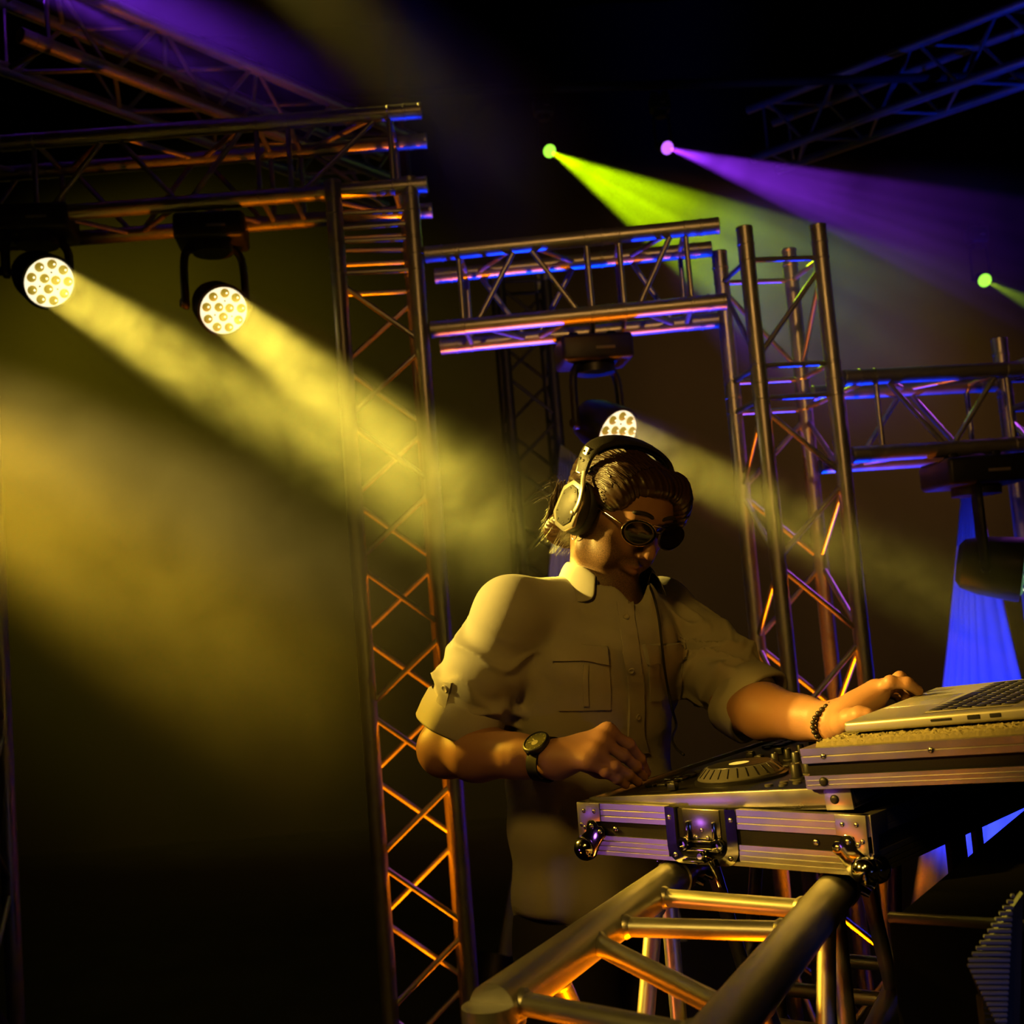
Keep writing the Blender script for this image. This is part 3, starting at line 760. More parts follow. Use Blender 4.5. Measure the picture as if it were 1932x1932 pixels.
# neck and a slim trunk inside the shirt
B.cone(H(0,-.040,-.045), NECK+np.array([0,0,-.01]), .047, .056, .014)
B.cone(H(0,-.01,-.085), NECK+FW*.025, .026, .036, .02)
B.cone(NECK, CHEST+UPN*.05, .062, .07, .02)
for sh, el in ((SHR,ELR),(SHL,ELL)):
    B.cone(NECK-UPN*.03, sh-UPN*.02, .05, .045, .03); B.cone(sh, el, .038, .040 if sh is SHR else .034, .02)
# forearms
def forearm(el, wr, up, re=.043):
    m=el+(wr-el)*.30; ax=(wr-el)/np.linalg.norm(wr-el)
    B.ball(el, re, .02); B.cone(el, m, re, .0455 if re>.04 else .042, .02); B.cone(m, el+(wr-el)*.72, .0445, .033, .02)
    B.loft(el+(wr-el)*.68, wr, (.033,.031), (.030,.0215), up, .015)
forearm(ELR, WRR, (0,-.4,.5)); forearm(ELL, WRL, (.3,-.6,-.7), .036)
def finger(pts, r0, r1, k=.004):
    n=len(pts)-1
    for i in range(n):
        a=r0+(r1-r0)*i/n; b=r0+(r1-r0)*(i+1)/n; B.cone(pts[i], pts[i+1], a, b, k)
        if i: B.ball(pts[i], a*1.06, .004)
# right hand on the controller (knuckle, middle joint, end joint, tip)
RF=[ [(1146,1381,1.855),(1186,1404,1.862),(1208,1432,1.876),(1220,1459,1.888)],
     [(1135,1399,1.838),(1176,1425,1.840),(1200,1446,1.852),(1215,1465,1.862)],
     [(1122,1418,1.824),(1160,1445,1.823),(1186,1462,1.832),(1204,1476,1.840)],
     [(1108,1436,1.818),(1142,1456,1.817),(1164,1470,1.825),(1181,1482,1.832)] ]
RFW=[[A3(*q) for q in f] for f in RF]
for f,(r0,r1) in zip(RFW,((.0098,.0072),(.0102,.0074),(.0096,.0070),(.0084,.0060))): finger(f,r0,r1)
PALM_R=A3(1092,1420,1.86)
for f,r in zip(RFW,(.0135,.0135,.0125,.0115)): B.cone(WRR+(f[0]-WRR)*.12, f[0], .019, r, .014)
B.cone(WRR, PALM_R, .024, .022, .02)
B.ball(RFW[0][0], .0128, .006); B.ball(RFW[1][0], .0125, .006)
finger([A3(1085,1432,1.885),A3(1130,1450,1.90),A3(1165,1462,1.905),A3(1196,1470,1.905)], .0155, .0085, .01)
# left hand on the laptop
LF=[ [(1654,1302,1.795),(1680,1287,1.770),(1712,1289,1.765),(1733,1304,1.775)],
     [(1664,1299,1.82),(1698,1279,1.815),(1722,1298,1.815),(1729,1314,1.825)],
     [(1660,1308,1.845),(1694,1292,1.850),(1712,1310,1.842),(1707,1327,1.832)],
     [(1650,1318,1.865),(1682,1307,1.875),(1700,1320,1.868),(1697,1331,1.862)] ]
LFW=[[A3(*q) for q in f] for f in LF]
for f,(r0,r1) in zip(LFW,((.0100,.0074),(.0100,.0074),(.0094,.007),(.0082,.006))): finger(f,r0,r1)
for f,r in zip(LFW,(.013,.013,.012,.0115)): B.cone(WRL+(f[0]-WRL)*.10, f[0], .020, r, .012)
B.cone(WRL, A3(1612,1340,1.80), .024, .022, .02)
B.cone(A3(1600,1350,1.79), A3(1652,1311,1.80), .023, .018, .015)
B.cone(A3(1598,1362,1.80), A3(1650,1325,1.835), .020, .016, .015)
finger([A3(1592,1364,1.765),A3(1604,1357,1.735),A3(1622,1350,1.715),A3(1639,1348,1.705)], .0170, .0090, .010)
B.cone(A3(1590,1362,1.78), A3(1640,1318,1.79), .019, .013, .015)
bme,bv=B.mesh('body'); bv=smooth_mesh(bme,2,.5); del B
# pigment: stubble, lips
loc=(bv-HC)@np.stack([hx,hy,hz],1)/HS
x,y,z=loc[:,0],loc[:,1],loc[:,2]
ss=lambda a,b,v: np.clip((v-a)/(b-a),0,1)**2*(3-2*np.clip((v-a)/(b-a),0,1))
ax_=np.abs(x)
edge=-.046+.9*np.maximum(ax_-.030,0)              # beard line rises toward the ears
beard=ss(edge+.012,edge-.010,z)*ss(-.138,-.112,z)*ss(-.028,.004,y)
inlip=np.exp(-((x/.018)**2+((z+.0715)/.0075)**2)**2)*ss(.07,.085,y)
beard=beard*(1-inlip)
near=(np.linalg.norm(bv-HC,axis=1)<.2)
att=bme.color_attributes.new('pigment','FLOAT_COLOR','POINT')
colr=np.zeros((len(bv),4),np.float32); colr[:,0]=beard*near; colr[:,1]=inlip*near; colr[:,3]=1
att.data.foreach_set('color', colr.ravel())
SKIN=mat('skin', (.40,.20,.11), rough=.48, spec=.4, bump=.12, bscale=420)
nt=SKIN.node_tree; bs=nt.nodes['Principled BSDF']
va=nt.nodes.new('ShaderNodeVertexColor'); va.layer_name='pigment'; sp=nt.nodes.new('ShaderNodeSeparateColor'); nt.links.new(va.outputs[0],sp.inputs[0])
tc=nt.nodes.new('ShaderNodeTexCoord'); nz=nt.nodes.new('ShaderNodeTexNoise'); nz.inputs['Scale'].default_value=700; nt.links.new(tc.outputs['Object'],nz.inputs['Vector'])
mr=nt.nodes.new('ShaderNodeMapRange'); mr.inputs[1].default_value=.38; mr.inputs[2].default_value=.62; mr.inputs[3].default_value=.55; mr.inputs[4].default_value=1.0; nt.links.new(nz.outputs['Fac'],mr.inputs[0])
mu=nt.nodes.new('ShaderNodeMath'); mu.operation='MULTIPLY'; nt.links.new(sp.outputs[0],mu.inputs[0]); nt.links.new(mr.outputs[0],mu.inputs[1])
m1=nt.nodes.new('ShaderNodeMixRGB'); m1.inputs[1].default_value=(.40,.20,.11,1); m1.inputs[2].default_value=(.10,.055,.03,1); nt.links.new(mu.outputs[0],m1.inputs[0])
m2=nt.nodes.new('ShaderNodeMixRGB'); m2.inputs[2].default_value=(.33,.15,.10,1); nt.links.new(sp.outputs[1],m2.inputs[0]); nt.links.new(m1.outputs[0],m2.inputs[1])
nt.links.new(m2.outputs[0],bs.inputs['Base Color'])
bs.inputs['Subsurface Weight'].default_value=0.0
PERSON=empty('person', (HIP[0],HIP[1],0)); tag(PERSON,'man in a light rolled-sleeve shirt bending over the DJ controller, wearing headphones and sunglasses','person')
link('body', bme, SKIN, PERSON)
# finger nails
NAIL=mat('nail', (.60,.38,.28), rough=.25)
nm_=autosmooth(lathe('nail',[(.0045,0),(.0042,.0007),(.0025,.0011),(0,.0012)],12),70)
for hand,out in ((RFW,Vector((.1,-.25,1))),(LFW,Vector((.35,.25,.75)))):
    for f in hand:
        d=Vector(f[3]-f[2]).normalized(); nrm=(out-d*out.dot(d)).normalized()
        m=frame(nrm, d, Vector(f[3])-d*.001+nrm*.0060) @ Matrix.Diagonal((1.25,.95,1,1))
        link('fingernail', nm_, NAIL, PERSON, m)
# eyebrows
BROW=mat('eyebrow', (.02,.012,.008), rough=.7)
for s in (-1,1):
    pts=[Vector(H(s*q[0],q[1],q[2])) for q in ((.010,.0985,.028),(.022,.0985,.0325),(.036,.0960,.034),(.050,.0865,.029))]
    link('eyebrow', sweep('eyebrow', spline(pts,5), [.002]+[.0034]*14+[.0012], 8, flat=(1,1)), BROW, PERSON)

# ------------------------------------------------------------------ shirt
S=Field((-.235,1.82,.86),(.50,2.42,1.62),.0031)
def halfball(c, n, R, k=.004):
    c=npv(c); n=npv(n)/np.linalg.norm(n)
    def f(X,Y,Z):
        d=(X-c[0])*n[0]+(Y-c[1])*n[1]+(Z-c[2])*n[2]
        return np.maximum(-d, np.sqrt((X-c[0])**2+(Y-c[1])**2+(Z-c[2])**2)-R)
    S.put(c-R, c+R, f, k, True)
HEM=HIP-UPN*.055
S.loft(HEM-UPN*.05, WAIST, (.178,.128), (.166,.120), LT, .03)
S.loft(WAIST, CHEST+UPN*.0, (.166,.120), (.180,.126), LT, .04)
S.loft(CHEST, NECK-UPN*.085, (.180,.126), (.165,.092), LT, .04)
NB=A3(1112,1118,2.10)
S.cone(NB-UPN*.030+LT*.02, SHL-UPN*.004, .058, .054, .04); S.cone(NB-UPN*.022-LT*.045, SHR+UPN*.002, .052, .054, .04)
S.cone(NECK-UPN*.030, NECK-UPN*.06, .074, .090, .03)
S.cone(COL0-UPN*.035, COL0-UPN*.07, .080, .095, .03)
SER=A3(866,1366,2.005); SEL=A3(1420,1328,2.05)
DR=(SER-SHR)/np.linalg.norm(SER-SHR); DL=(SEL-SHL)/np.linalg.norm(SEL-SHL)
S.cone(SHR, SHR+(SER-SHR)*.55, .058, .062, .03); S.cone(SHR+(SER-SHR)*.5, SER-DR*.015, .063, .062, .02)
S.cone(SHL, SHL+(SEL-SHL)*.6, .056, .060, .03); S.cone(SHL+(SEL-SHL)*.5, SEL-DL*.015, .060, .058, .02)
# creases: bunching along the sleeves, drag lines across the chest, drape of the tails
lo=S.lo; n_=S.n
X=(lo[0]+S.h*np.arange(n_[0]))[:,None,None]; Y=(lo[1]+S.h*np.arange(n_[1]))[None,:,None]; Z=(lo[2]+S.h*np.arange(n_[2]))[None,None,:]
def arm_folds(a, d, L, amp, side):
    t=((X-a[0])*d[0]+(Y-a[1])*d[1]+(Z-a[2])*d[2])/L
    p=[X-a[0]-t*L*d[0], Y-a[1]-t*L*d[1], Z-a[2]-t*L*d[2]]
    sv=side/np.linalg.norm(side); sd=p[0]*sv[0]+p[1]*sv[1]+p[2]*sv[2]
    r=np.sqrt(p[0]**2+p[1]**2+p[2]**2)
    m=np.clip((t-.12)/.25,0,1)*np.clip((.88-t)/.15,0,1)*np.clip((.10-r)/.02,0,1)
    rdg=lambda q: np.exp(-5*np.sin(q)**2)
    wv=1.5*np.sin(t*7+sd*31+.6)+1.0*np.sin(sd*67+t*5)
    w=-(1.2*rdg(t*11+sd*24+wv)+1.0*rdg(t*15-sd*34+.7*wv+1.1)*np.clip(t-.25,0,1)*1.7)+.35*np.sin(t*13+sd*30)
    return (amp*m*w).astype(np.float32)
S.D += arm_folds(SHR, DR, np.linalg.norm(SER-SHR), .0090, np.cross(DR,UPN))
S.D += arm_folds(SHL, DL, np.linalg.norm(SEL-SHL), .0085, np.cross(DL,UPN))
u=(X-CHEST[0])*LT[0]+(Y-CHEST[1])*LT[1]; v=Z-CHEST[2]; fwd=(X-CHEST[0])*FW[0]+(Y-CHEST[1])*FW[1]
tm=np.clip((.19-np.abs(u))/.05,0,1)*np.clip((.14-np.abs(v-.02))/.1,0,1)
S.D += (.0058*tm*np.sin(u*48+v*36+1.5*np.sin(v*22+u*9))).astype(np.float32)
S.D += (.0046*np.clip((-.02-v)/.15,0,1)*np.clip((.2-np.abs(u))/.03,0,1)*np.sin(u*44+fwd*36+v*6+1.2*np.sin(v*13))).astype(np.float32)
S.D += (.0030*np.clip((.02-v)/.2,0,1)*np.sin(v*62+u*25+2*np.sin(u*17))*np.clip((.22-np.abs(u))/.03,0,1)).astype(np.float32)
# openings: neck, sleeve ends, curved tails
S.cone(COL0+UPN*.06, COL0-UPN*.012, .074, .066, .006, True)
S.cone(COL0+FWC*.070+UPN*.03, COL0+FWC*.100-UPN*.045, .044, .010, .008, True)
CUTL=(SEL-A3(1332,1277,2.12)); CUTL=CUTL/np.linalg.norm(CUTL)
halfball(SER+DR*.012, DR, .082); halfball(SEL+CUTL*.012, CUTL, .082)
HB=HEM-UPN*.045
halfball(HB+UPN*.060, -UPN, .30, .004)
for s in (-1,1):
    c=HB+LT*s*.175+UPN*.052
    S.cone(c-FW*.04, c+FW*.09, .046, .046, .02, True)
sme,sv_=S.mesh('shirt'); smooth_mesh(sme,2,.5); del S
CLOTH=mat('shirt_cotton', (.52,.49,.43), rough=.85, spec=.2, bump=.35, bscale=1200, sheen=.15)
SHIRT=link('shirt', sme, CLOTH, PERSON)
SHIRT['label']='light khaki shirt with rolled sleeves and chest pockets'
bm=bmesh.new(); bm.from_mesh(sme); SB=BVHTree.FromBMesh(bm); bm.free()
def on_shirt(px,py):
    d=(at(px,py,1)-CAM).normalized(); h=SB.ray_cast(CAM, d)
    return (h[0], h[1]) if h[0] is not None else (None, None)
def patch(name, quad, nu=14, nv=14, off=.003, parent=None, m=None, bulge=0.0):
    """cloth piece laid on the shirt between four picture corners (tl,tr,br,bl)"""
    tl,tr,br_,bl=[np.array(q,float) for q in quad]; V=[]; F=[]; N=[]
    for j in range(nv+1):
        for i in range(nu+1):
            a=i/nu; b=j/nv; q=(tl*(1-a)+tr*a)*(1-b)+(bl*(1-a)+br_*a)*b
            p,n=on_shirt(*q)
            if p is None: return None
            V.append(p); N.append(n)
    out=[]; m_=len(V)
    for k,(p,n) in enumerate(zip(V,N)):
        out.append(p+n*(off+bulge*math.sin(PI*(k%(nu+1))/nu)*math.sin(PI*(k//(nu+1))/nv)))
    inn=[p-n*.002 for p,n in zip(V,N)]
    W=nu+1
    for j in range(nv):
        for i in range(nu): q=j*W+i; F.append((q,q+W,q+W+1,q+1))
    ring=[i for i in range(W)]+[j*W+nu for j in range(1,nv+1)]+[nv*W+i for i in range(nu-1,-1,-1)]+[j*W for j in range(nv-1,0,-1)]
    for a,b in zip(ring, ring[1:]+ring[:1]): F.append((a,b,m_+b,m_+a))
    me=mesh_from(name, out+inn, F); bm=bmesh.new(); bm.from_mesh(me); bmesh.ops.recalc_face_normals(bm, faces=bm.faces)
    bmesh.ops.delete(bm, geom=[v for v in bm.verts if not v.link_faces], context='VERTS'); bm.to_mesh(me); bm.free(); autosmooth(me,55)
    return link(name, me, m or CLOTH, parent or SHIRT)
patch('pocket', [(1046,1240),(1148,1246),(1150,1338),(1054,1340)], off=.0034)
patch('pocket_flap', [(1040,1212),(1146,1218),(1148,1251),(1043,1247)], off=.0080)
patch('pocket', [(1222,1242),(1290,1240),(1284,1318),(1226,1322)], off=.0034)
patch('pocket_flap', [(1211,1216),(1294,1212),(1297,1244),(1220,1253)], off=.0080)
patch('pocket_pleat', [(1098,1256),(1106,1256),(1110,1330),(1100,1330)], nu=4, off=.0065)
# placket in overlapping lengths
pl=[(1166,1136),(1172,1180),(1178,1230),(1188,1290),(1188,1340),(1186,1390),(1196,1420)]
for (a,b) in zip(pl[:-1],pl[1:]):
    patch('placket', [(a[0]-3,a[1]),(a[0]+26,a[1]-3),(b[0]+26,b[1]),(b[0]-3,b[1]+3)], nu=6, nv=8, off=.0040)
btn=autosmooth(lathe('button',[(.0052,0),(.0054,.0012),(.0044,.002),(.0036,.0014),(0,.0013)],16),50)
BTN=mat('shirt_button',(.55,.5,.4),rough=.3)
for q in ((1180,1165),(1190,1262),(1200,1352)):
    p,n=on_shirt(*q)
    if p is not None: link('button', btn, BTN, SHIRT, frame(n,UP,p+n*.0045))
# shoulder yoke seam, sleeve tab with button
patch('sleeve_tab', [(838,1286),(854,1288),(838,1352),(818,1350)], nu=5, off=.004)
p,n=on_shirt(844,1297)
if p is not None: link('button', btn, BTN, SHIRT, frame(n,UP,p+n*.0045) @ Matrix.Scale(1.25,4))
def cuff(name, c, d, r, w, seed):
    rng=random.Random(seed); fm=frame(Vector(d), UP, Vector(c)); n=48; V=[]; F=[]
    prof=[(-w,0.002),(-w*.9,.0062),(-w*.5,.0078),(0,.0072),(w*.08,.0045),(w*.05,.0),(-w*.3,-.003)]
    for k in range(n):
        a=2*PI*k/n; wob=.0030*math.sin(2*a+seed)+.0018*math.sin(5*a+seed*2); sl=.006*math.sin(a+seed)
        for (t,dr) in prof: V.append(fm @ Vector(((r+dr+wob)*math.cos(a),(r+dr+wob)*math.sin(a),t+sl)))
    m=len(prof)
    for k in range(n):
        for i in range(m-1): F.append((k*m+i, ((k+1)%n)*m+i, ((k+1)%n)*m+i+1, k*m+i+1))
    me=mesh_from(name,V,F); bm=bmesh.new(); bm.from_mesh(me); bmesh.ops.recalc_face_normals(bm, faces=bm.faces); bm.to_mesh(me); bm.free(); me.shade_smooth()
    return link(name, me, CLOTH, SHIRT)
cuff('cuff', SER+DR*.012, DR, .0625, .052, 1.0); cuff('cuff', SEL+CUTL*.012, CUTL, .0595, .050, 2.3)
# collar: stand and two folded leaves
def collar():
    tab=[(52,.072,.026,.094,-.014),(65,.070,.040,.100,-.020),(85,.068,.050,.102,-.012),(110,.068,.055,.098,.010),(145,.068,.057,.092,.020),(180,.068,.057,.090,.022)]
    V=[]; F=[]; rows=5
    def row(th,rt,zt,rb,zb):
        th=math.radians(th); dr=FWC*math.cos(th)+LTC*math.sin(th)
        V.extend([Vector(COL0+dr*(rt-.006)-UPN*.004), Vector(COL0+dr*(rt-.002)+UPN*(zt-.004)), Vector(COL0+dr*(rt+.005)+UPN*zt),
              Vector(COL0+dr*(rt*.5+rb*.5+.004)+UPN*((zt+zb)/2+.002)), Vector(COL0+dr*rb+UPN*zb)])
    for q in tab: row(-q[0], *q[1:])
    for q in reversed(tab[:-1]): row(q[0], *q[1:])
    n=len(V)//rows
    for k in range(n-1):
        for i in range(rows-1): q=k*rows+i; F.append((q,q+1,q+rows+1,q+rows))
    me=mesh_from('collar',V,F); bm=bmesh.new(); bm.from_mesh(me); bmesh.ops.recalc_face_normals(bm,faces=bm.faces); bm.to_mesh(me); bm.free(); o=link('collar', me, CLOTH, SHIRT); me.shade_smooth()
    sd=o.modifiers.new('thick','SOLIDIFY'); sd.thickness=.0024; sd.offset=0; ss_=o.modifiers.new('sub','SUBSURF'); ss_.levels=2; ss_.render_levels=2
    return o
collar()
# ------------------------------------------------------------------ trousers and shoes
TR_=Field((-.22,1.98,.04),(.38,2.52,1.05),.006)
TR_.ell(HIP-UPN*.02,(LT,FW,UPN),(.165,.118,.11),.03)
for s in (-1,1):
    hp=HIP+LT*s*.085-UPN*.08; kn=np.array([hp[0]+FW[0]*.03,hp[1]+FW[1]*.03,.50])+LT*s*.02; an=np.array([kn[0]-FW[0]*.03,kn[1]-FW[1]*.03,.09])
    TR_.cone(hp,kn,.092,.066,.03); TR_.cone(kn,an,.064,.056,.02)
tme,_=TR_.mesh('trousers'); smooth_mesh(tme,2,.5); del TR_
DENIM=mat('dark_trousers',(.015,.014,.016),rough=.85,bump=.2,bscale=900)
link('trousers', tme, DENIM, PERSON)
for s in (-1,1):
    c=HIP+LT*s*.105; sh=Field((c[0]-.25,c[1]-.25,-.005),(c[0]+.25,c[1]+.25,.16),.006)
    b0=np.array([c[0],c[1],.045]); sh.ell(b0+FW*.06,(FW,LT,UPN),(.14,.048,.045),.02); sh.cone(b0+UPN*.03-FW*.02,b0+UPN*.06-FW*.02,.05,.048,.03)
    shm,_=sh.mesh('shoe'); smooth_mesh(shm,1); link('shoe', shm, BLACK, PERSON)

# ------------------------------------------------------------------ hair
HF=Field(tuple(HC-.19),tuple(HC+.19),.0021)
e2=lambda c,r,k=.012,sub=False: HF.ell(H(*c),HAX,[q*HS for q in r],k,sub)
e2((0,-.020,.031),(.0835,.1045,.0745),.01)
e2((.000,.048,.072),(.060,.050,.031),.02)
e2((.052,.055,.054),(.032,.046,.046),.016)
e2((.066,.070,.030),(.016,.026,.042),.012)
e2((-.060,.030,.050),(.030,.050,.040),.016)
e2((0,-.082,-.045),(.066,.034,.070),.025)
e2((0,-.100,-.095),(.060,.024,.034),.02)
HF.ell(H(-.004,.128,-.012),HAX,[q*HS for q in (.074,.075,.088)],.010,True)
HF.ell(H(-.05,.10,-.06),HAX,[q*HS for q in (.06,.095,.065)],.010,True); HF.ell(H(.05,.10,-.075),HAX,[q*HS for q in (.06,.095,.060)],.010,True)
for s in (-1,1): HF.ell(H(s*.085,-.004,-.05),HAX,[q*HS for q in (.03,.05,.05)],.008,True)
g=[(HF.lo[k]+HF.h*np.arange(HF.n[k])-HC[k]) for k in range(3)]
Xl=(g[0][:,None,None]*hx[0]+g[1][None,:,None]*hx[1]+g[2][None,None,:]*hx[2])/HS
Yl=(g[0][:,None,None]*hy[0]+g[1][None,:,None]*hy[1]+g[2][None,None,:]*hy[2])/HS
Zl=(g[0][:,None,None]*hz[0]+g[1][None,:,None]*hz[1]+g[2][None,None,:]*hz[2])/HS
phi=np.arctan2(Xl,Zl+.02)
HF.D += (.0007*np.sin(phi*47+Yl*30+3*np.sin(Yl*24+phi*3)+1.5*np.sin(phi*9))+.0006*np.sin(phi*88-Yl*40+2*np.sin(phi*7+Yl*20))).astype(np.float32)
hme,_=HF.mesh('hair'); smooth_mesh(hme,1,.4); del HF
HAIRM=mat('dark_hair',(.050,.023,.010),rough=.34,spec=.7)
HAIR=link('hair', hme, HAIRM, PERSON)
bmh=bmesh.new(); bmh.from_mesh(hme); HB_=BVHTree.FromBMesh(bmh); bmh.free()
rng=random.Random(11)
def Hv(x,y,z): return Vector(H(x,y,z))
SV=[]; SF=[]
def add_strand(pts, r0, r1, n=5):
    base=len(SV); m=len(pts); prev=None
    for i,p in enumerate(pts):
        t=(pts[min(i+1,m-1)]-pts[max(i-1,0)]).normalized(); xx=prev-t*prev.dot(t) if prev else Vector((.3,.5,.8)).cross(t); xx.normalize(); prev=xx; yy=t.cross(xx); f=i/(m-1); r=r0*(1-f)**.6+r1
        for k in range(n): a=2*PI*k/n; SV.append(p+xx*(r*math.cos(a))+yy*(r*math.sin(a)))
    for i in range(m-1):
        for k in range(n): SF.append((base+i*n+k, base+i*n+(k+1)%n, base+(i+1)*n+(k+1)%n, base+(i+1)*n+k))
ctr=Hv(0,-.02,.03)
def hug(p, off):
    d=(p-ctr).normalized(); h=HB_.ray_cast(ctr+d*.3, -d)
    return h[0]+d*off if h[0] is not None else p
for i in range(420):     # swept back over top and right temple
    ph=rng.uniform(-1.75,1.3); st=rng.uniform(.05,.078) if abs(ph)<1.1 else rng.uniform(.03,.055)
    pts=[]; L=rng.uniform(.07,.13); dr=rng.uniform(-.25,.25)-(.35 if ph<-.6 else 0)
    for k in range(10):
        f=k/9; yy=st-L*f; pp=ph+dr*f*f; q=hug(Hv(.09*math.sin(pp), yy, .03+.10*math.cos(pp)), .0006+.0022*math.sin(PI*f)*rng.random()); pts.append(q)
    add_strand(pts, rng.uniform(.0005,.0013), .0002)
for i in range(520):     # back and nape, flicking out
    xx=rng.uniform(-.064,.064); z0=rng.uniform(-.05,.0); L=rng.uniform(.055,.10); fl=rng.uniform(.004,.024)
    pts=[]
    for k in range(9):
        f=k/8; pts.append(Hv(xx*(1-.12*f)+rng.uniform(-.0012,.0012), -.112+.012*f-fl*f**2.4, z0-L*f+.012*f**3))
    add_strand(pts, rng.uniform(.0004,.0010), .00012)
for i in range(26):      # loose wisps at the nape and the neck
    xx=rng.uniform(-.06,.0); y0=rng.uniform(-.10,-.05); pts=[]; c1=rng.uniform(-.03,.02); c2=rng.uniform(-.03,.01)
    for k in range(8):
        f=k/7; pts.append(Hv(xx+c1*f*f*.5, y0+c2*f*f, -.05-.085*f))
    add_strand(pts, .00045, .0001, 4)
for i in range(16):
    xx=rng.uniform(-.075,-.05); pts=[]; c1=rng.uniform(-.035,-.01); c2=rng.uniform(-.02,.03); z0=rng.uniform(-.06,-.02)
    for k in range(8):
        f=k/7; pts.append(Hv(xx+c1*f, -.09-.03*f+c2*f*f, z0+.02*math.sin(3*f)+c2*f))
    add_strand(pts, .00035, .0001, 4)
st=mesh_from('strands', SV, SF); st.shade_smooth(); so=link('strands', st, HAIRM, HAIR); so['kind']='stuff'

# ------------------------------------------------------------------ headphones
HPM=mat('headphone_metal',(.72,.68,.58),rough=.28,metal=.8); HPS=mat('headphone_shield',(.07,.066,.045),rough=.5,metal=.2,noise=.3,nscale=60)
LEATHER=mat('headphone_leather',(.035,.03,.02),rough=.5,bump=.3,bscale=500)
def strap(name, pts, wdir, w, t, m, parent, taper=1.0):
    V=[]; F=[]; n=len(pts); wdir=Vector(wdir).normalized(); R=10
    for i,p in enumerate(pts):
        tg=(pts[min(i+1,n-1)]-pts[max(i-1,0)]).normalized(); wd=(wdir-tg*wdir.dot(tg)).normalized(); nr=tg.cross(wd); f=abs(2*i/(n-1)-1); ww=w*(1-(1-taper)*f**3)
        for k in range(R):
            a=2*PI*k/R; V.append(p+wd*(ww/2*math.copysign(abs(math.cos(a))**.5,math.cos(a)))+nr*(t/2*math.copysign(abs(math.sin(a))**.7,math.sin(a))))
    for i in range(n-1):
        for k in range(R): F.append((i*R+k, i*R+(k+1)%R, (i+1)*R+(k+1)%R, (i+1)*R+k))
    F.append(tuple(reversed(range(R)))); F.append(tuple(range((n-1)*R,n*R)))
    me=mesh_from(name,V,F); bm=bmesh.new(); bm.from_mesh(me); bmesh.ops.recalc_face_normals(bm, faces=bm.faces); bm.to_mesh(me); bm.free(); autosmooth(me,50)
    return link(name, me, m, parent)
def headphones():
    root=empty('headphones', HC); tag(root, 'over-ear headphones with a padded band and metal hexagonal ear cups', 'headphones')
    band=[(-.100,-.018,.048),(-.098,-.024,.078),(-.083,-.029,.098),(-.050,-.032,.112),(0,-.034,.118),(.050,-.032,.112),(.083,-.029,.098),(.098,-.024,.078),(.100,-.018,.048)]
    bp=spline([Hv(*q) for q in band],6)
    strap('headband', bp, hy, .036, .009, LEATHER, root, .75)
    strap('band_pad', [p-(p-Hv(0,-.03,0)).normalized()*.007 for p in bp[10:-10]], hy, .030, .008, RUBBER, root)
    for s in (-1,1):
        K=HM @ Matrix(((0,0,s,s*.098),(0,1,0,-.006),(-s,0,0,-.012),(0,0,0,1)))     # local z -> outward
        pad=link('ear_pad', autosmooth(lathe('ear_pad',[(.020,-.030),(.036,-.030),(.044,-.024),(.046,-.016),(.043,-.008),(.036,-.005)],32),60), RUBBER, root, K @ Matrix.Diagonal((1.12,.92,1,1)))
        link('cup_shell', autosmooth(lathe('cup_shell',[(.040,-.008),(.0415,-.004),(.039,.004),(.033,.009),(0,.010)],32),40), LEATHER, root, K @ Matrix.Diagonal((1.12,.92,1,1)))
        hexo=[(.0,.026),(.030,.033),(.046,.016),(.046,-.016),(.030,-.033),(.0,-.026),(-.030,-.029),(-.042,-.012),(-.042,.012),(-.030,.029)]
        hexo=[(-.044,.013),(-.026,.031),(.024,.031),(.046,.012),(.046,-.012),(.024,-.031),(-.026,-.031),(-.044,-.013)]
        ccw=list(reversed(hexo))
        fr=link('shield_frame', prism('shield_frame', ccw, .004, .0125, .002), HPM, root, K)
        sh=link('shield_plate', prism('shield_plate', [(x*.80,y*.74) for x,y in ccw], .012, .0150, .001), HPS, root, K)
        for (x,y) in ccw: link('screw', rivet_me, HPM, sh, K @ T(x*.66,y*.60,.0150) @ Matrix.Scale(.55,4))
        # yoke: metal arm from the band end, down in front of the cup
        arm=[(-.100,-.016,.062),(-.104,-.004,.046),(-.109,.010,.030),(-.1115,.019,.008),(-.111,.017,-.012),(-.108,.008,-.028)]
        ap=spline([Hv(-s*q[0] if s==1 else q[0],q[1],q[2]) for q in arm],6)
        strap('yoke', ap, hy, .0085, .0045, HPM, root)
        link('yoke_pivot', autosmooth(lathe('yoke_pivot',[(.0045,0),(.0045,.004),(.003,.005),(0,.005)],14)), HPM, root, frame(Vector(hx*s),None,Hv(s*.110,.014,-.016)))
        strap('slider', [Hv(s*.1025,-.022,.046),Hv(s*.102,-.026,.066),Hv(s*.0985,-.029,.092)], hy, .016, .004, HPM, root)
        for q in ((.1045,-.020,.070),(.1045,-.030,.070),(.102,-.020,.084),(.102,-.030,.084)): link('screw', rivet_me, RIVET, root, frame(Vector(hx*s+hz*.25),None,Hv(s*q[0],q[1],q[2])) @ Matrix.Scale(.7,4))
    return root
headphones()
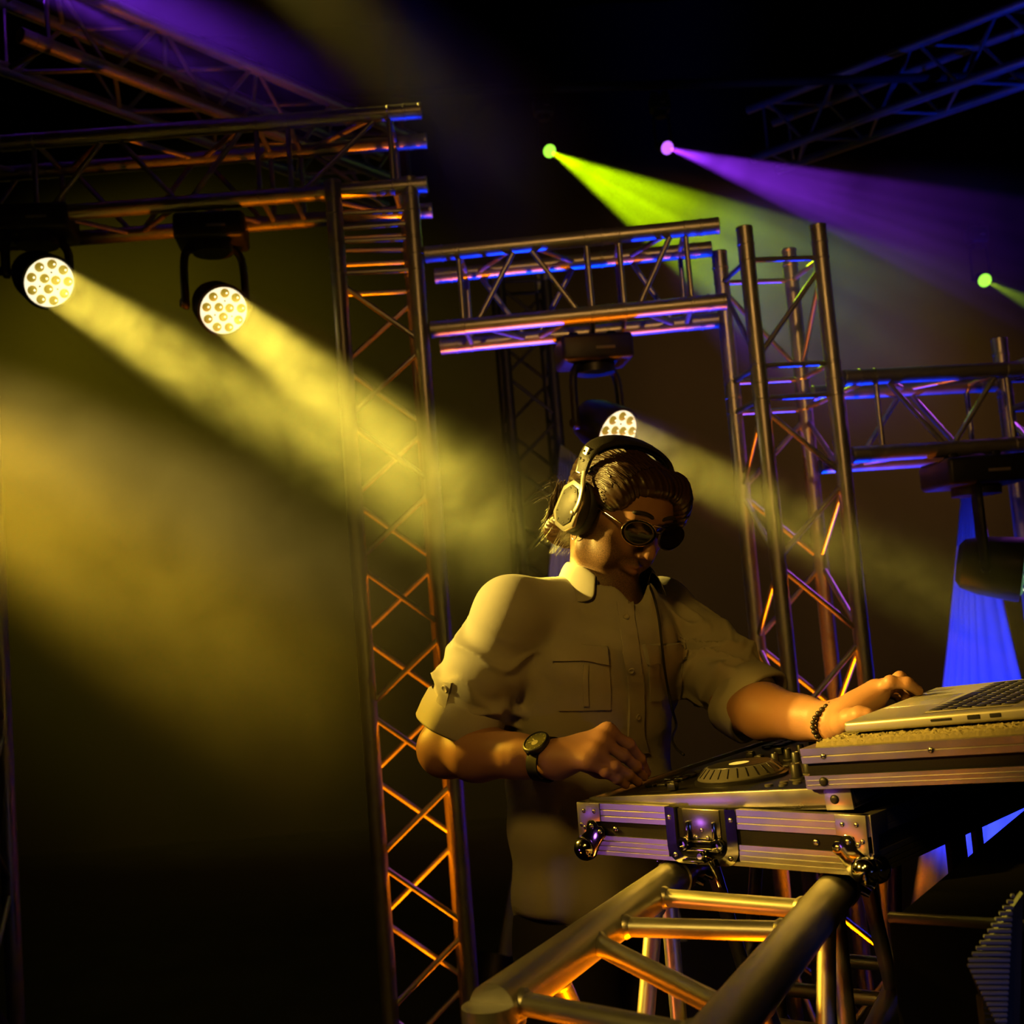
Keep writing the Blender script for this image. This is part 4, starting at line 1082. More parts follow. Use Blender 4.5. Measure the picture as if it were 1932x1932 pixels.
# cable from the far ear cup down the shirt front
cp=[Hv(.098,.0,-.058), Hv(.095,.02,-.10)]
for q in ((1226,1128),(1234,1170),(1240,1215),(1243,1262),(1246,1300),(1254,1336),(1262,1366)):
    p,n=on_shirt(*q); cp.append((p+n*.013) if p is not None else at(q[0],q[1],2.07))
cp += [at(1268,1392,2.03), at(1276,1412,1.98), at(1290,1424,1.95)]
cab=link('headphone_cable', sweep('headphone_cable', spline(cp,6), .0022, 8), RUBBER); tag(cab,'thin black headphone cable hanging down the shirt front','cable')

# ------------------------------------------------------------------ sunglasses
GL=mat('sunglass_lens',(.010,.008,.003),rough=.12,spec=.3); WIRE=mat('sunglass_wire',(.55,.42,.3),rough=.2,metal=1.0)
def sunglasses():
    root=empty('sunglasses', HC); tag(root,'dark round-lensed sunglasses with thin metal frames','sunglasses')
    out=[]
    for k in range(36):
        a=2*PI*k/36; x=.0350*math.cos(a); y=.0245*math.sin(a)
        y=y*(1.0 if y<0 else .88); x*=1.0-.10*(y/.0245 if y<0 else 0)*0; x += .0018*math.sin(a); out.append((x,y))
    for s in (-1,1):
        fm=HM @ Matrix.Translation((s*.0385,.1085,.003)) @ Matrix.Rotation(-s*.17,4,'Z') @ Matrix.Rotation(PI/2+.10,4,'X')
        V=[]; F=[]; n=36; rings=5
        for r in range(rings+1):
            f=1-r/rings
            for (x,y) in out: V.append((s*x*f,y*f,-.004*f*f+.004))
        for r in range(rings):
            for k in range(n): F.append((r*n+k, r*n+(k+1)%n, (r+1)*n+(k+1)%n, (r+1)*n+k))
        me=mesh_from('lens',V,F); bm=bmesh.new(); bm.from_mesh(me); bmesh.ops.remove_doubles(bm,verts=bm.verts,dist=1e-6); bmesh.ops.recalc_face_normals(bm,faces=bm.faces); bm.to_mesh(me); bm.free(); me.shade_smooth()
        lo_=link('lens', me, GL, root, fm); sd=lo_.modifiers.new('thick','SOLIDIFY'); sd.thickness=.0016
        rp=[fm @ Vector((s*x,y,0)) for x,y in out+out[:1]]
        link('rim', sweep('rim', rp, .0008, 8, cap=False), WIRE, root)
        tp=spline([Hv(s*.073,.098,.010),Hv(s*.076,.083,.010),Hv(s*.078,.04,.008),Hv(s*.082,.0,.004)],5)
        link('temple', sweep('temple', tp, [.0016]*len(tp), 8, flat=(1,.6)), WIRE, root)
        link('nose_pad', autosmooth(lathe('nose_pad',[(.003,0),(.0026,.001),(0,.0015)],12)), WIRE, root, HM @ T(s*.0095,.106,-.002) @ Matrix.Rotation(s*1.2,4,'Y'))
    link('bridge', sweep('bridge', spline([Hv(-.008,.1115,.008),Hv(-.004,.1145,.010),Hv(.004,.1145,.010),Hv(.008,.1115,.008)],4), .0012, 8), WIRE, root)
    link('brow_bar', sweep('brow_bar', spline([Hv(-.018,.1105,.021),Hv(0,.1135,.0205),Hv(.018,.1105,.021)],5), .0011, 8), WIRE, root)
    return root
sunglasses()
ehm=Hv(-.078,.004,-.062)
er=link('earring', sweep('earring',[ehm+Vector(hy)*(.0065*math.cos(a))+Vector(hz)*(.0065*math.sin(a)) for a in [2*PI*k/24 for k in range(25)]],.0008,6,cap=False), CHROME); tag(er,'small metal hoop earring below the ear cup','earring')

# ------------------------------------------------------------------ watch and bracelet
fdir=Vector((WRR-ELR)/np.linalg.norm(WRR-ELR))
def watch():
    c=Vector(ELR+(WRR-ELR)*.93)
    nrm=Vector((-.20,-.62,.75)); nrm=(nrm-fdir*nrm.dot(fdir)).normalized(); fm=frame(nrm, fdir, c)
    root=empty('wristwatch', c); tag(root,'black wristwatch with an olive dial on the wrist above the controller','watch')
    n=36; prof=[(-.0105,0),(-.0105,.0022),(.0105,.0022),(.0105,0)]; V=[]; F=[]
    for k in range(n):
        a=2*PI*k/n; rx,ry=.0345,.0300
        for (t,dr) in prof: V.append(fm @ Vector((t,(rx+dr)*math.cos(a),(ry+dr)*math.sin(a))))
    for k in range(n):
        for i in range(4): F.append((k*4+i,((k+1)%n)*4+i,((k+1)%n)*4+(i+1)%4,k*4+(i+1)%4))
    me=mesh_from('strap',V,F); bm=bmesh.new(); bm.from_mesh(me); bmesh.ops.recalc_face_normals(bm,faces=bm.faces); bm.to_mesh(me); bm.free(); autosmooth(me,40)
    link('strap', me, mat('watch_strap',(.006,.005,.004),rough=.6,spec=.25), root)
    k=fm @ T(0,0,.0305)
    link('case', autosmooth(lathe('watch_case',[(.0205,0),(.0220,.002),(.0222,.006),(.0205,.0085),(.0188,.0090),(.0180,.0074)],40),40), BLACK, root, k)
    DIAL=mat('watch_dial',(.10,.095,.035),rough=.3,coat=.6)
    d=link('dial', autosmooth(lathe('dial',[(.0186,.0072),(.0186,.0076),(0,.0076)],36)), DIAL, root, k)
    SIL=mat('watch_silver',(.75,.7,.5),rough=.3,metal=.6)
    link('hand', box_mesh('hand',.0012,.013,.0005,.0001,center=(0,.0055,0)), SIL, d, k @ T(0,0,.0082) @ Rz(2.0))
    link('hand', box_mesh('hand',.0016,.009,.0005,.0001,center=(0,.004,0)), SIL, d, k @ T(0,0,.0082) @ Rz(1.1))
    link('subdial', autosmooth(lathe('subdial',[(.0045,0),(.0055,0),(.0055,.0005),(.0045,.0005)],20)), SIL, d, k @ T(.001,-.003,.0077))
    mk=box_mesh('marker',.0007,.0022,.0004,.0001)
    for i in range(12): link('hour_marker', mk, SIL, d, k @ Rz(i*PI/6) @ T(0,.0155,.0078))
    link('crown', autosmooth(lathe('crown',[(.0026,0),(.0026,.003),(0,.0032)],12)), BLACK, root, k @ T(.0,-.022,.0045) @ Rx(PI/2))
    link('buckle', box_mesh('buckle',.024,.016,.003,.001), BLACK, root, fm @ T(0,0,-.0325))
watch()
gdir=Vector((WRL-ELL)/np.linalg.norm(WRL-ELL)); bc=Vector(ELL+(WRL-ELL)*1.0); fmb=frame(gdir,UP,bc)
br_=empty('bracelet', bc); tag(br_,'dark beaded bracelet on the wrist beside the laptop','bracelet')
bead=autosmooth(lathe('bead',[(0,-.0044),(.003,-.0034),(.0044,0),(.003,.0034),(0,.0044)],12),80); BEAD=mat('bead',(.03,.022,.015),rough=.35)
for k in range(26):
    a=2*PI*k/26; link('bead', bead, BEAD, br_, fmb @ T(.0300*math.cos(a),.0335*math.sin(a),.006*math.sin(a*2+1)))

# ------------------------------------------------------------------ wash lights
LENS = mat('lens_glass_lit', (.25,.2,.03), rough=.15, emit=(.55,.36,.03), es=.55)
PLATE = mat('lens_plate_lit', (.8,.75,.6), rough=.5, emit=(1.0,.86,.55), es=1.3)
SPARK = mat('led_core', (.9,.8,.5), rough=.3, emit=(1.0,.9,.6), es=3.0)
LABELP = mat('label_grey', (.22,.19,.15), rough=.6)
HOUSE = mat('fixture_housing', (.012,.012,.013), rough=.45, noise=.2, nscale=25)
def moving_head(name, label, face, direction, R, hang, lit=True, group=None, plate=None, lens=None, lenses=True):
    """face: centre of the lens face, direction: beam; hang: point on the truss above; parts: base, yoke, head, lens_plate, lens..."""
    d = Vector(direction).normalized(); face=Vector(face); hang=Vector(hang)
    root = empty(name, hang); tag(root, label, 'stage light', group)
    ctr = face - d*(R*1.15)                       # tilt axis point
    fm = frame(d, UP.cross(d), face)
    prof=[(0,-2.1*R),(R*.62,-2.08*R),(R*.86,-1.9*R),(R*1.02,-1.3*R),(R*1.10,-.4*R),(R*1.13,-.05*R),(R*1.11,.05*R),(R*1.02,.06*R),(R*1.0,-.02*R),(0,-.02*R)]
    link('head', autosmooth(lathe('head', prof, 40), 35), HOUSE, root, fm)
    if lenses:
        link('lens_plate', autosmooth(lathe('lens_plate', [(0,-.03*R),(R*.99,-.03*R),(R*.99,.02*R),(0,.02*R)], 40)), plate or PLATE, root, fm)
        lm = autosmooth(lathe('lens', [(R*.2,0),(R*.2,.03*R),(R*.16,.09*R),(R*.09,.13*R),(0,.145*R)], 18), 60)
        sm = autosmooth(lathe('led', [(R*.035,0),(R*.03,.03*R),(0,.04*R)], 8))
        sp = autosmooth(lathe('screw', [(R*.045,0),(R*.045,.03*R),(0,.03*R)], 8))
        pos = [(R*.265, 2*PI*k/3+.5) for k in range(3)] + [(R*.75, 2*PI*k/9+.2) for k in range(9)]
        for rr, a in pos:
            c = fm @ Matrix.Translation((rr*math.cos(a), rr*math.sin(a), .02*R))
            l = link('lens', lm, lens or LENS, root, c)
            link('led_core', sm, SPARK, l, c @ Matrix.Translation((R*.04, R*.03, .125*R)))
        for k in range(3):
            a=2*PI*k/3+.5+PI/3
            link('screw', sp, MATTE, root, fm @ Matrix.Translation((R*.42*math.cos(a), R*.42*math.sin(a), .015*R)))
    else:
        link('lens', autosmooth(lathe('lens', [(R*.99,-.03*R),(R*.99,.0),(R*.8,.14*R),(R*.45,.22*R),(0,.25*R)], 32), 60), lens or LENS, root, fm)
    # yoke: U-shape around the head, from the base above
    axis = d.cross(UP); axis = axis.normalized() if axis.length > .1 else SX
    top = Vector((ctr.x, ctr.y, hang.z-.09))
    if (top-ctr).dot(UP) < R*1.6: top.z = ctr.z+R*1.7
    for s in (-1, 1):
        pts = spline([ctr+axis*s*R*1.3-UP*R*.25, ctr+axis*s*R*1.32+UP*R*.4, ctr+axis*s*R*1.25+(top-ctr)*.75, ctr+axis*s*R*.75+(top-ctr)], 5)
        link('yoke_arm', sweep('yoke_arm', pts, [R*.2,R*.26,R*.28]+[R*.28]*(len(pts)-3), 10, flat=(1,.6)), HOUSE, root)
        link('tilt_knob', autosmooth(lathe('tilt_knob', [(R*.2,0),(R*.2,R*.1),(R*.14,R*.13),(0,R*.13)], 16)), BLACK, root, frame(axis*s, UP, ctr+axis*s*R*1.42))
    base = link('base', box_mesh('base', R*3.0, R*2.4, .085, .014, 3), HOUSE, root, frame(UP, SX, (ctr.x, ctr.y, top.z+.035)))
    link('label_plate', box_mesh('label_plate', R*.8, .002, .009, .0005), LABELP, root, frame(UP, SX, (ctr.x, ctr.y, top.z+.03)) @ Matrix.Translation((R*.3, -R*1.2-.001, 0)))
    link('pan_collar', autosmooth(lathe('pan_collar', [(R*.85,0),(R*.85,.03),(R*.7,.035)], 24)), BLACK, root, frame(UP, SX, (ctr.x, ctr.y, top.z-.035)))
    for s in (-1, 1):
        link('clamp', box_mesh('clamp', .03, .045, max(.03, hang.z-top.z-.06), .006), BLACK, root, frame(UP, SX, Vector((ctr.x, ctr.y, (hang.z+top.z+.08)/2))+SX*s*R*.8))
    return root
ZL = 3.78
WG = 'yellow wash lights'
RL = .077
L1 = at(93, 533, ZL); T1 = at(1500, 1390, 1.80)
L2 = at(422, 586, ZL); T2 = at(1040, 1070, 2.12)
L3 = at(1165, 818, 3.85)
cd = (CAM-L3).normalized(); e3 = (_R*.89 - _U*.45)
T3 = L3 + (cd*.70 + e3*.715).normalized()*2.6
L0 = at(-560, 560, 2.9); T0 = at(650, 1360, 1.9)
moving_head('wash_light', 'round yellow wash light farthest left, glowing with twelve lenses', L1, T1-L1, RL, (L1.x, L1.y, zA-.265), group=WG)
moving_head('wash_light', 'round yellow wash light just left of the tall truss tower', L2, T2-L2, RL*.95, (L2.x, L2.y, zA-.265), group=WG)
moving_head('wash_light', 'glowing wash light peeking out behind the headphone band', L3, T3-L3, RL, (L3.x, L3.y, zB-.265), group=WG)
FSMALL = (-.1)
def lampface(col, k): return mat('lit_lens', col, rough=.3, emit=col, es=k)
G1 = at(1037, 285, 6.2); P1 = at(1259, 279, 6.2); G2 = at(1858, 529, 6.2)
TG1 = at(1750, 690, 3.6); TP1 = at(1932, 492, 4.0); TG2 = at(2100, 650, 5.0)
for nm, lb, f, t, c in (('beam_light','small green beam light above the cross truss',G1,TG1,(.35,.9,.05)), ('beam_light','small violet beam light to the right of the green one',P1,TP1,(.5,.12,1)), ('beam_light','small green beam light near the right picture edge',G2,TG2,(.35,.9,.05))):
    moving_head(nm, lb, f, t-f, 0.034, (f.x, f.y, f.z+.30), lenses=False, lens=lampface(c, 1.6))
# bar carrying the far beam lights
bar = tube('lighting_bar', at(960,285,6.25)+UP*.33-SX*1.0, at(960,285,6.25)+UP*.33+SX*3.6, .024, MATTE, None, 12); tag(bar, 'dark pipe carrying the small green and violet beam lights', 'pipe')

def beamlight(name, a, b, col, power, size, spread):
    a=Vector(a); d=(Vector(b)-a).normalized()
    return disk(name, a+d*.02, a+d*2, col, power, size, spread)
beamlight('yellow_beam_1', L1, T1, YEL, 1.15, .14, 6.0)
beamlight('yellow_beam_2', L2, T2, YEL, 1.0, .14, 6.0)
beamlight('yellow_beam_3', L3, T3, YEL, .6, .14, 8.0)
beamlight('yellow_beam_0', L0, T0, (1,.57,.03), 2.0, .26, 7.0)
def gobo(o, scale=14, lo=.25):
    l=o.data; l.use_nodes=True; nt=l.node_tree; em=nt.nodes['Emission']
    tc=nt.nodes.new('ShaderNodeTexCoord'); n=nt.nodes.new('ShaderNodeTexNoise'); n.inputs['Scale'].default_value=scale; n.inputs['Detail'].default_value=1
    mr=nt.nodes.new('ShaderNodeMapRange'); mr.inputs[1].default_value=.35; mr.inputs[2].default_value=.65; mr.inputs[3].default_value=lo; mr.inputs[4].default_value=1.5
    nt.links.new(tc.outputs['Normal'], n.inputs['Vector']); nt.links.new(n.outputs['Fac'], mr.inputs[0]); nt.links.new(mr.outputs[0], em.inputs['Strength'])
gobo(spot('green_beam', G1+(TG1-G1).normalized()*.03, TG1, GRN, 620, 12.0, .15, .01), 34)
gobo(spot('violet_beam', P1+(TP1-P1).normalized()*.03, TP1, PUR, 640, 9.6, .2, .01), 34)
spot('green_beam_2', G2+(TG2-G2).normalized()*.03, TG2, GRN, 40, 8, .2, .01)

# ------------------------------------------------------------------ haze: shafts of smoke that the beams cross
def haze_mat(name, dens, nscale=7.0, contrast=.95, aniso=.3, L=3.0, fa=0.0, fb=1.0, f0=1.0, fade1=1.0, fo=.9, step=3.0, r0=.1, r1=.2):
    m = bpy.data.materials.new(name); m.use_nodes=True; nt=m.node_tree; nt.nodes.clear()
    out=nt.nodes.new('ShaderNodeOutputMaterial'); vs=nt.nodes.new('ShaderNodeVolumeScatter'); nt.links.new(vs.outputs[0], out.inputs['Volume'])
    vs.inputs['Color'].default_value=(1,1,1,1); vs.inputs['Anisotropy'].default_value=aniso
    tc=nt.nodes.new('ShaderNodeTexCoord')
    n=nt.nodes.new('ShaderNodeTexNoise'); n.inputs['Scale'].default_value=nscale; n.inputs['Detail'].default_value=3; n.inputs['Distortion'].default_value=1.0
    nt.links.new(tc.outputs['Object'], n.inputs['Vector'])
    mr=nt.nodes.new('ShaderNodeMapRange'); mr.inputs[1].default_value=.32; mr.inputs[2].default_value=.70; mr.inputs[3].default_value=dens*(1-contrast); mr.inputs[4].default_value=dens*(1+contrast)
    nt.links.new(n.outputs['Fac'], mr.inputs[0])
    sep=nt.nodes.new('ShaderNodeSeparateXYZ'); nt.links.new(tc.outputs['Object'], sep.inputs[0])
    fr=nt.nodes.new('ShaderNodeMapRange'); fr.interpolation_type='SMOOTHSTEP'; fr.inputs[1].default_value=fa; fr.inputs[2].default_value=fb; fr.inputs[3].default_value=f0; fr.inputs[4].default_value=fade1
    nt.links.new(sep.outputs[2], fr.inputs[0])
    mu=nt.nodes.new('ShaderNodeMath'); mu.operation='MULTIPLY'; nt.links.new(mr.outputs[0], mu.inputs[0]); nt.links.new(fr.outputs[0], mu.inputs[1])
    fe=nt.nodes.new('ShaderNodeMapRange'); fe.interpolation_type='SMOOTHSTEP'; fe.inputs[1].default_value=L*fo; fe.inputs[2].default_value=L; fe.inputs[3].default_value=1.0; fe.inputs[4].default_value=0.0
    nt.links.new(sep.outputs[2], fe.inputs[0])
    m2=nt.nodes.new('ShaderNodeMath'); m2.operation='MULTIPLY'; nt.links.new(mu.outputs[0], m2.inputs[0]); nt.links.new(fe.outputs[0], m2.inputs[1])
    cv=nt.nodes.new('ShaderNodeCombineXYZ'); nt.links.new(sep.outputs[0], cv.inputs[0]); nt.links.new(sep.outputs[1], cv.inputs[1])
    ln=nt.nodes.new('ShaderNodeVectorMath'); ln.operation='LENGTH'; nt.links.new(cv.outputs[0], ln.inputs[0])
    rr=nt.nodes.new('ShaderNodeMapRange'); rr.inputs[1].default_value=0; rr.inputs[2].default_value=L; rr.inputs[3].default_value=r0; rr.inputs[4].default_value=r1; nt.links.new(sep.outputs[2], rr.inputs[0])
    dv=nt.nodes.new('ShaderNodeMath'); dv.operation='DIVIDE'; nt.links.new(ln.outputs['Value'], dv.inputs[0]); nt.links.new(rr.outputs[0], dv.inputs[1])
    ed=nt.nodes.new('ShaderNodeMapRange'); ed.interpolation_type='SMOOTHSTEP'; ed.inputs[1].default_value=.55; ed.inputs[2].default_value=1.0; ed.inputs[3].default_value=1; ed.inputs[4].default_value=0; nt.links.new(dv.outputs[0], ed.inputs[0])
    m3=nt.nodes.new('ShaderNodeMath'); m3.operation='MULTIPLY'; nt.links.new(m2.outputs[0], m3.inputs[0]); nt.links.new(ed.outputs[0], m3.inputs[1])
    nt.links.new(m3.outputs[0], vs.inputs['Density'])
    m.cycles.volume_step_rate = step
    m.cycles.volume_sampling = 'EQUIANGULAR'
    return m
def haze(label, a, b, r0, r1, L, dens, **k):
    r0*=1.12; r1*=1.22
    a=Vector(a); d=(Vector(b)-a).normalized()
    me=lathe('haze', [(r0,0.015),(r0+(r1-r0)*.5,L*.5),(r1,L)], 40)
    o=link('haze', me, haze_mat('haze_shaft', dens, L=L, r0=r0, r1=r1, **k), None, frame(d, UP.cross(d), a))
    tag(o, label, 'haze', None, 'stuff'); return o
HZ=1
V0=at(-160,-190,4.3); VT=at(800,275,3.3)
O0=at(330,-260,4.6); OT=at(1000,360,3.6)
beamlight('violet_roof_beam', V0, VT, (.24,.03,1.0), 1.5, .20, 5.0)
beamlight('olive_roof_beam', O0, OT, (1,.72,.10), .22, .26, 6.0)
if HZ:
    haze('yellow shaft of haze from the farthest left wash light', L1, T1, .085, .085+2.1*.062, 2.1, .36, fa=1.1, fb=2.1, fade1=0)
    haze('yellow shaft of haze drifting across the tall truss tower', L2, T2, .085, .085+2.0*.062, 2.0, .44, fa=1.6, fb=2.0, fade1=.0)
    haze('faint yellow shaft of haze to the right of the head', L3, T3, .085, .085+2.4*.08, 2.4, .5, fa=.2, fb=1.9, fade1=0.05)
    haze('broad amber shaft of haze crossing the lower left', L0, T0, .15, .15+2.25*.07, 2.3, .55, fa=1.55, fb=2.28, fade1=0, contrast=.6, nscale=4.5)
    haze('green shaft of haze above the right truss tower', G1, TG1, .03, .03+3.2*math.tan(math.radians(6.3)), 3.2, .35, nscale=3.0, contrast=.45, fa=.0, fb=1.7, f0=.35, fade1=2.4, fo=.62)
    haze('violet shaft of haze at the upper right', P1, TP1, .03, .03+3.0*math.tan(math.radians(5.1)), 3.0, .35, nscale=3.0, contrast=.45, fa=.2, fb=1.6, f0=.7, fade1=1.2, fo=.4)
    haze('short green shaft of haze at the right picture edge', G2, TG2, .03, .03+1.4*math.tan(math.radians(4.5)), 1.4, .4, contrast=.2)
    haze('blue violet shaft of haze across the upper left corner', V0, VT, .12, .12+2.3*.05, 2.3, .40, nscale=2.0, contrast=.3, fa=.9, fb=2.2, fade1=0)
    haze('dim olive shaft of haze crossing the top', O0, OT, .15, .15+2.4*.06, 2.4, .35, nscale=2.0, contrast=.3, fa=.3, fb=2.3, fade1=.1)

# ------------------------------------------------------------------ stretched fabric sails
def sail(label, top, bot, n=40, rows=30, pleat=.012, depth_top=0.0, freq=9):
    """top/bot: (left,right) world points; cloth with pleats gathering toward the top"""
    tl,tr=[Vector(q) for q in top]; bl,br2=[Vector(q) for q in bot]; nrm=(tr-tl if (tr-tl).length>.001 else br2-bl).cross(UP); nrm=((br2-bl).cross(UP)).normalized()
    V=[]; F=[]
    for j in range(rows+1):
        b=j/rows
        for i in range(n+1):
            a=i/n; p=(tl*(1-a)+tr*a)*(1-b)+(bl*(1-a)+br2*a)*b
            sag=.06*math.sin(PI*b)*(a-.5)*((br2-bl).length)*-1.0
            off=pleat*(.35+.65*b)*math.sin(a*freq*2*PI*(1+.15*math.sin(a*5)))*(1 if a<.45 else .45)
            V.append(p+nrm*off+(br2-bl).normalized()*sag)
    W=n+1
    for j in range(rows):
        for i in range(n): q=j*W+i; F.append((q,q+1,q+W+1,q+W))
    me=mesh_from('fabric_sail',V,F); me.shade_smooth(); o=link('fabric_sail', me, SAIL)
    sd=o.modifiers.new('thick','SOLIDIFY'); sd.thickness=.003
    tag(o, label, 'fabric sail', 'stretched fabric sails'); return o
zs=.25
def down(p, z): return Vector((p.x,p.y,z))
st_=at(1818,884,4.15); st2=at(1836,884,4.15)
bl_=at(1700,1830,4.15); br3=at(2075,1800,4.15)
sail('tall white sail glowing blue beside the right truss tower', (st_,st2), (bl_,br3))
sail('narrow pale violet sail half hidden behind the headphones', (at(1058,838,5.4),at(1088,862,5.4)), (at(925,1900,5.4),at(1330,1900,5.4)), pleat=.02, freq=7)

# dark moving head hanging at the right edge, its caught light put in as emission of lens and plate
MH=at(1925,1075,3.72)
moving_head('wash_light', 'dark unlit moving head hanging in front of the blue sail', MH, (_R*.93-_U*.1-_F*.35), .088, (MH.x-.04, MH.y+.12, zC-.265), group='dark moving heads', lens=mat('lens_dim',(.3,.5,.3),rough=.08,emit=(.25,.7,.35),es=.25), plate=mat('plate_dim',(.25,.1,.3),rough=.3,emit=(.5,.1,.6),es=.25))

# speaker cabinet at the lower right with a louvred grille
SPK=mat('speaker_black',(.003,.003,.003),rough=1.0,spec=.05)
p0=at(1674,1738,1.34)
YK=math.radians(33.4); KA=Vector((math.cos(YK),-math.sin(YK),0)); KB=Vector((math.sin(YK),math.cos(YK),0))
KM=Matrix((KA,KB,UP)).transposed().to_4x4(); KM.translation=Vector((p0.x,p0.y,0))
spk=empty('speaker_cabinet',(p0.x,p0.y,0)); spk.matrix_basis=KM.copy(); tag(spk,'black speaker cabinet filling the lower right corner beside the booth truss','speaker')
link('cabinet', box_mesh('cabinet',.42,1.0,p0.z,.006,2,center=(.21,.50,p0.z/2)), SPK, spk, KM)
link('top_trim', box_mesh('top_trim',.42,.012,.010,.002,center=(.21,.006,p0.z+.003)), BLACK, spk, KM)
for lb,px,wd in (('wider black upright post crossing the blue gap under the laptop shelf',1804,.030),('slim black upright post near the right end of the blue gap',1846,.013)):
    q0=at(px,1600,2.15); top_=at(px,1520,2.15)
    pm=Matrix.Translation((q0.x,q0.y,0))
    po=empty('upright_post',(q0.x,q0.y,0)); tag(po,lb,'post','black uprights behind the case')
    link('post', box_mesh('post',wd,.03,top_.z,.003,center=(0,0,top_.z/2)), MATTE, po, pm)
    link('foot_plate', box_mesh('foot_plate',wd+.008,.06,.010,.002,center=(0,0,.005)), MATTE, po, pm)
LOUV=mat('louvre_grey',(.22,.22,.26),rough=.5,metal=.2)
lv0=at(1868,1800,1.22)
lv=empty('louvred_panel',(lv0.x,lv0.y,0)); tag(lv,'small louvred panel catching blue light at the lower right edge','panel')
LR=_R.copy(); LU=(UP-_F*UP.dot(_F)).normalized()
link('stand', box_mesh('stand',.03,.02,lv0.z-.05,.003,center=(.01,.034,(lv0.z-.05)/2)), MATTE, lv, Matrix.Translation((lv0.x,lv0.y,0)))
back=prism('backing',[(at(x,y,1.24)-lv0).dot(_R) and ((at(x,y,1.24)-lv0).dot(_R),(at(x,y,1.24)-lv0).dot(_U)) for x,y in ((1916,1672),(1816,1812),(1880,1975),(1908,1975))],-.008,0)
link('backing', back, MATTE, lv, frame(-_F,_R,at(1868,1800,1.24)) )
for k in range(26):
    y=1690+10.6*k; f_=(y-1690)/122.0
    xl=1907-84*f_ if f_<1 else 1823+.48*(y-1812)
    p=at(xl,y+ (1912-xl)*.05,1.225); q=at(1911-.05*(y-1690),y+6,1.225)
    d=(q-p); 
    link('louvre', box_mesh('louvre', d.length, .0034, .0030, .0005, center=(d.length/2,0,0)), LOUV, lv, frame(d.cross(_U).cross(d) if False else _U, d, p) @ Rx(.35))

# ------------------------------------------------------------------ floor lamps and front lamps of the stage, and added fill lamps
def par_can(label, loc, target, col, power, angle=50, radius=.05, blend=.6, R=.09):
    loc=Vector(loc); d=(Vector(target)-loc).normalized(); fm=frame(d,None,loc)
    root=empty('par_light', loc); tag(root,label,'stage light','floor and front lamps')
    link('can', autosmooth(lathe('can',[(0,-.20),(R*.6,-.20),(R*.9,-.17),(R,-.12),(R*1.02,.03),(R*.96,.03),(R*.94,-.02)],28),35), HOUSE, root, fm)
    link('lens', autosmooth(lathe('lens',[(R*.93,-.025),(R*.9,-.015),(R*.5,-.006),(0,-.003)],28),60), lampface(tuple(max(.02,c) for c in col),.8), root, fm)
    sd=d.cross(UP); sd=sd.normalized() if sd.length>.1 else Vector((1,0,0))
    lowz=loc-d*.1
    for s in (-1,1): link('bracket', sweep('bracket', spline([lowz+sd*s*R*1.1, lowz+sd*s*R*1.15-UP*R*.6, lowz+sd*s*R*.5-UP*R*1.15],4), .008, 8), HOUSE, root)
    link('foot', box_mesh('foot', .16,.14,.012,.003), HOUSE, root, Matrix.Translation(lowz-UP*(R*1.2)))
    return spot('lamp_'+label.split()[0], loc+d*.035, target, col, power, angle, blend, radius)
cL=TL+(SX+SY)*.12; cR=TR+(SXR+SYR)*.12
par_can('orange uplight standing inside the base of the left tower', (cL.x,cL.y,.14), (cL.x+.01,cL.y,3), ORG, 300, 40, .06, R=.07)
par_can('orange uplight at the base of the right tower', (cR.x-.05,cR.y-.05,.14), (cR.x+.02,cR.y,2.6), ORG, 170, 45, .06, R=.06)
q=PNEAR+BX*.15+BY*.40; q2=PNEAR+BX*.07+BY*.14
par_can('orange floor lamp under the booth truss', (q.x,q.y,.36), (q2.x,q2.y,1.08), ORG, 130, 52, .05)
par_can('blue floor lamp aimed up at the cross truss', (.30,5.0,.14), (.34,4.0,2.4), BLU, 420, 29, .06)
par_can('blue floor lamp aimed up at the truss above the sail', (1.55,4.9,.14), (1.35,4.05,2.0), BLU, 280, 36, .06)
par_can('blue floor lamp in front of the tall sail', (1.25,3.45,.14), (1.72,4.35,1.1), (.015,.035,1.0), 150, 50, .06)
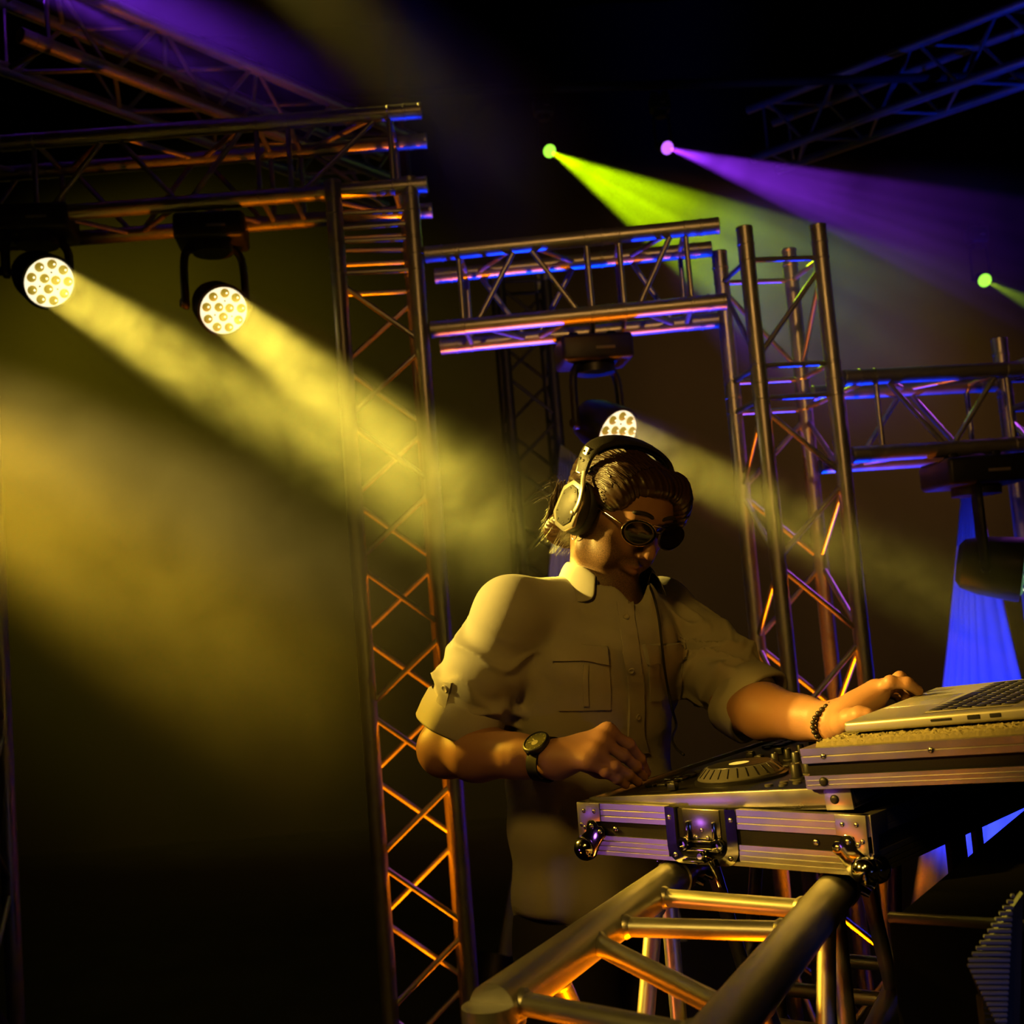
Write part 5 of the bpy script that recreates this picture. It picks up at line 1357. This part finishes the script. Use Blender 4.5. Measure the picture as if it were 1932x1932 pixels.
par_can('violet floor lamp lighting the narrow sail', (-.2,4.9,.14), (.24,5.5,1.6), (.45,.30,.75), 26, 26, .08)
par_can('violet side lamp left of the booth', (-1.65,1.25,.92), (.27,1.68,1.12), (.50,.14,.95), 3.0, 22, .10)
par_can('amber side lamp low on the left', (-1.30,1.10,.30), (.40,1.60,1.12), (1,.20,.02), 22, 24, .10)
par_can('violet lamp hanging at the right rear', (2.9,5.2,2.9), (.95,3.8,1.4), (.5,.10,.8), 90, 30, .08)
par_can('amber front fill lamp added high above the camera', (-.75,-.6,3.0), (.1,2.1,1.15), (1,.53,.06), 58, 34, .25)  # unseen fill standing in for light scattered by the haze
par_can('amber fill flood added to the rear drape on the left as haze glow', (-4.2,6.4,4.6), (-2.7,9.5,3.0), (1,.80,.02), 470, 80, .2, blend=1)  # added so the lit drape stands in for glowing haze
par_can('dim amber fill flood added to the rear drape on the right as haze glow', (4.4,6.6,4.4), (1.8,9.5,2.0), (1,.48,.12), 430, 85, .2, blend=1)  # added likewise, brown glow on the drape replaces hazy background
par_can('yellow side wash high on the left behind the booth', (-2.40,2.15,2.60), (.05,2.02,1.58), (1,.66,.10), 900, 14, .05, blend=.5)
par_can('yellow side spot on the left aimed at the laptop', (-2.05,1.05,2.45), (.50,1.72,1.27), (1,.56,.055), 560, 15, .05, blend=1.0)
par_can('soft yellow fill lamp added high on the left in front', (-1.3,-.3,2.4), (.10,1.33,1.03), (1,.66,.10), 40, 17, .10, blend=.6)  # added fill to brighten the booth truss and case edges
par_can('amber fill lamp added above the camera, aimed at the rear trusses', (.1,-1.2,3.3), (.78,4.0,2.40), (1,.50,.12), 110, 32, .1, blend=.9)  # added fill to brighten the tower and cross truss fronts
par_can('blue lamp low on the right aimed at the roof truss', (3.4,4.4,.30), at(1960,70,6.2), BLU, 420, 26, .06)
par_can('orange floor lamp at the foot of the tall sail', (1.30,3.75,.12), at(1724,1650,4.15), ORG, 10, 10, .04)
par_can('small blue lamp shining on the speaker grille', (.9,.35,1.0), (.50,1.2,.92), (.16,.22,1.0), 5, 30, .05)
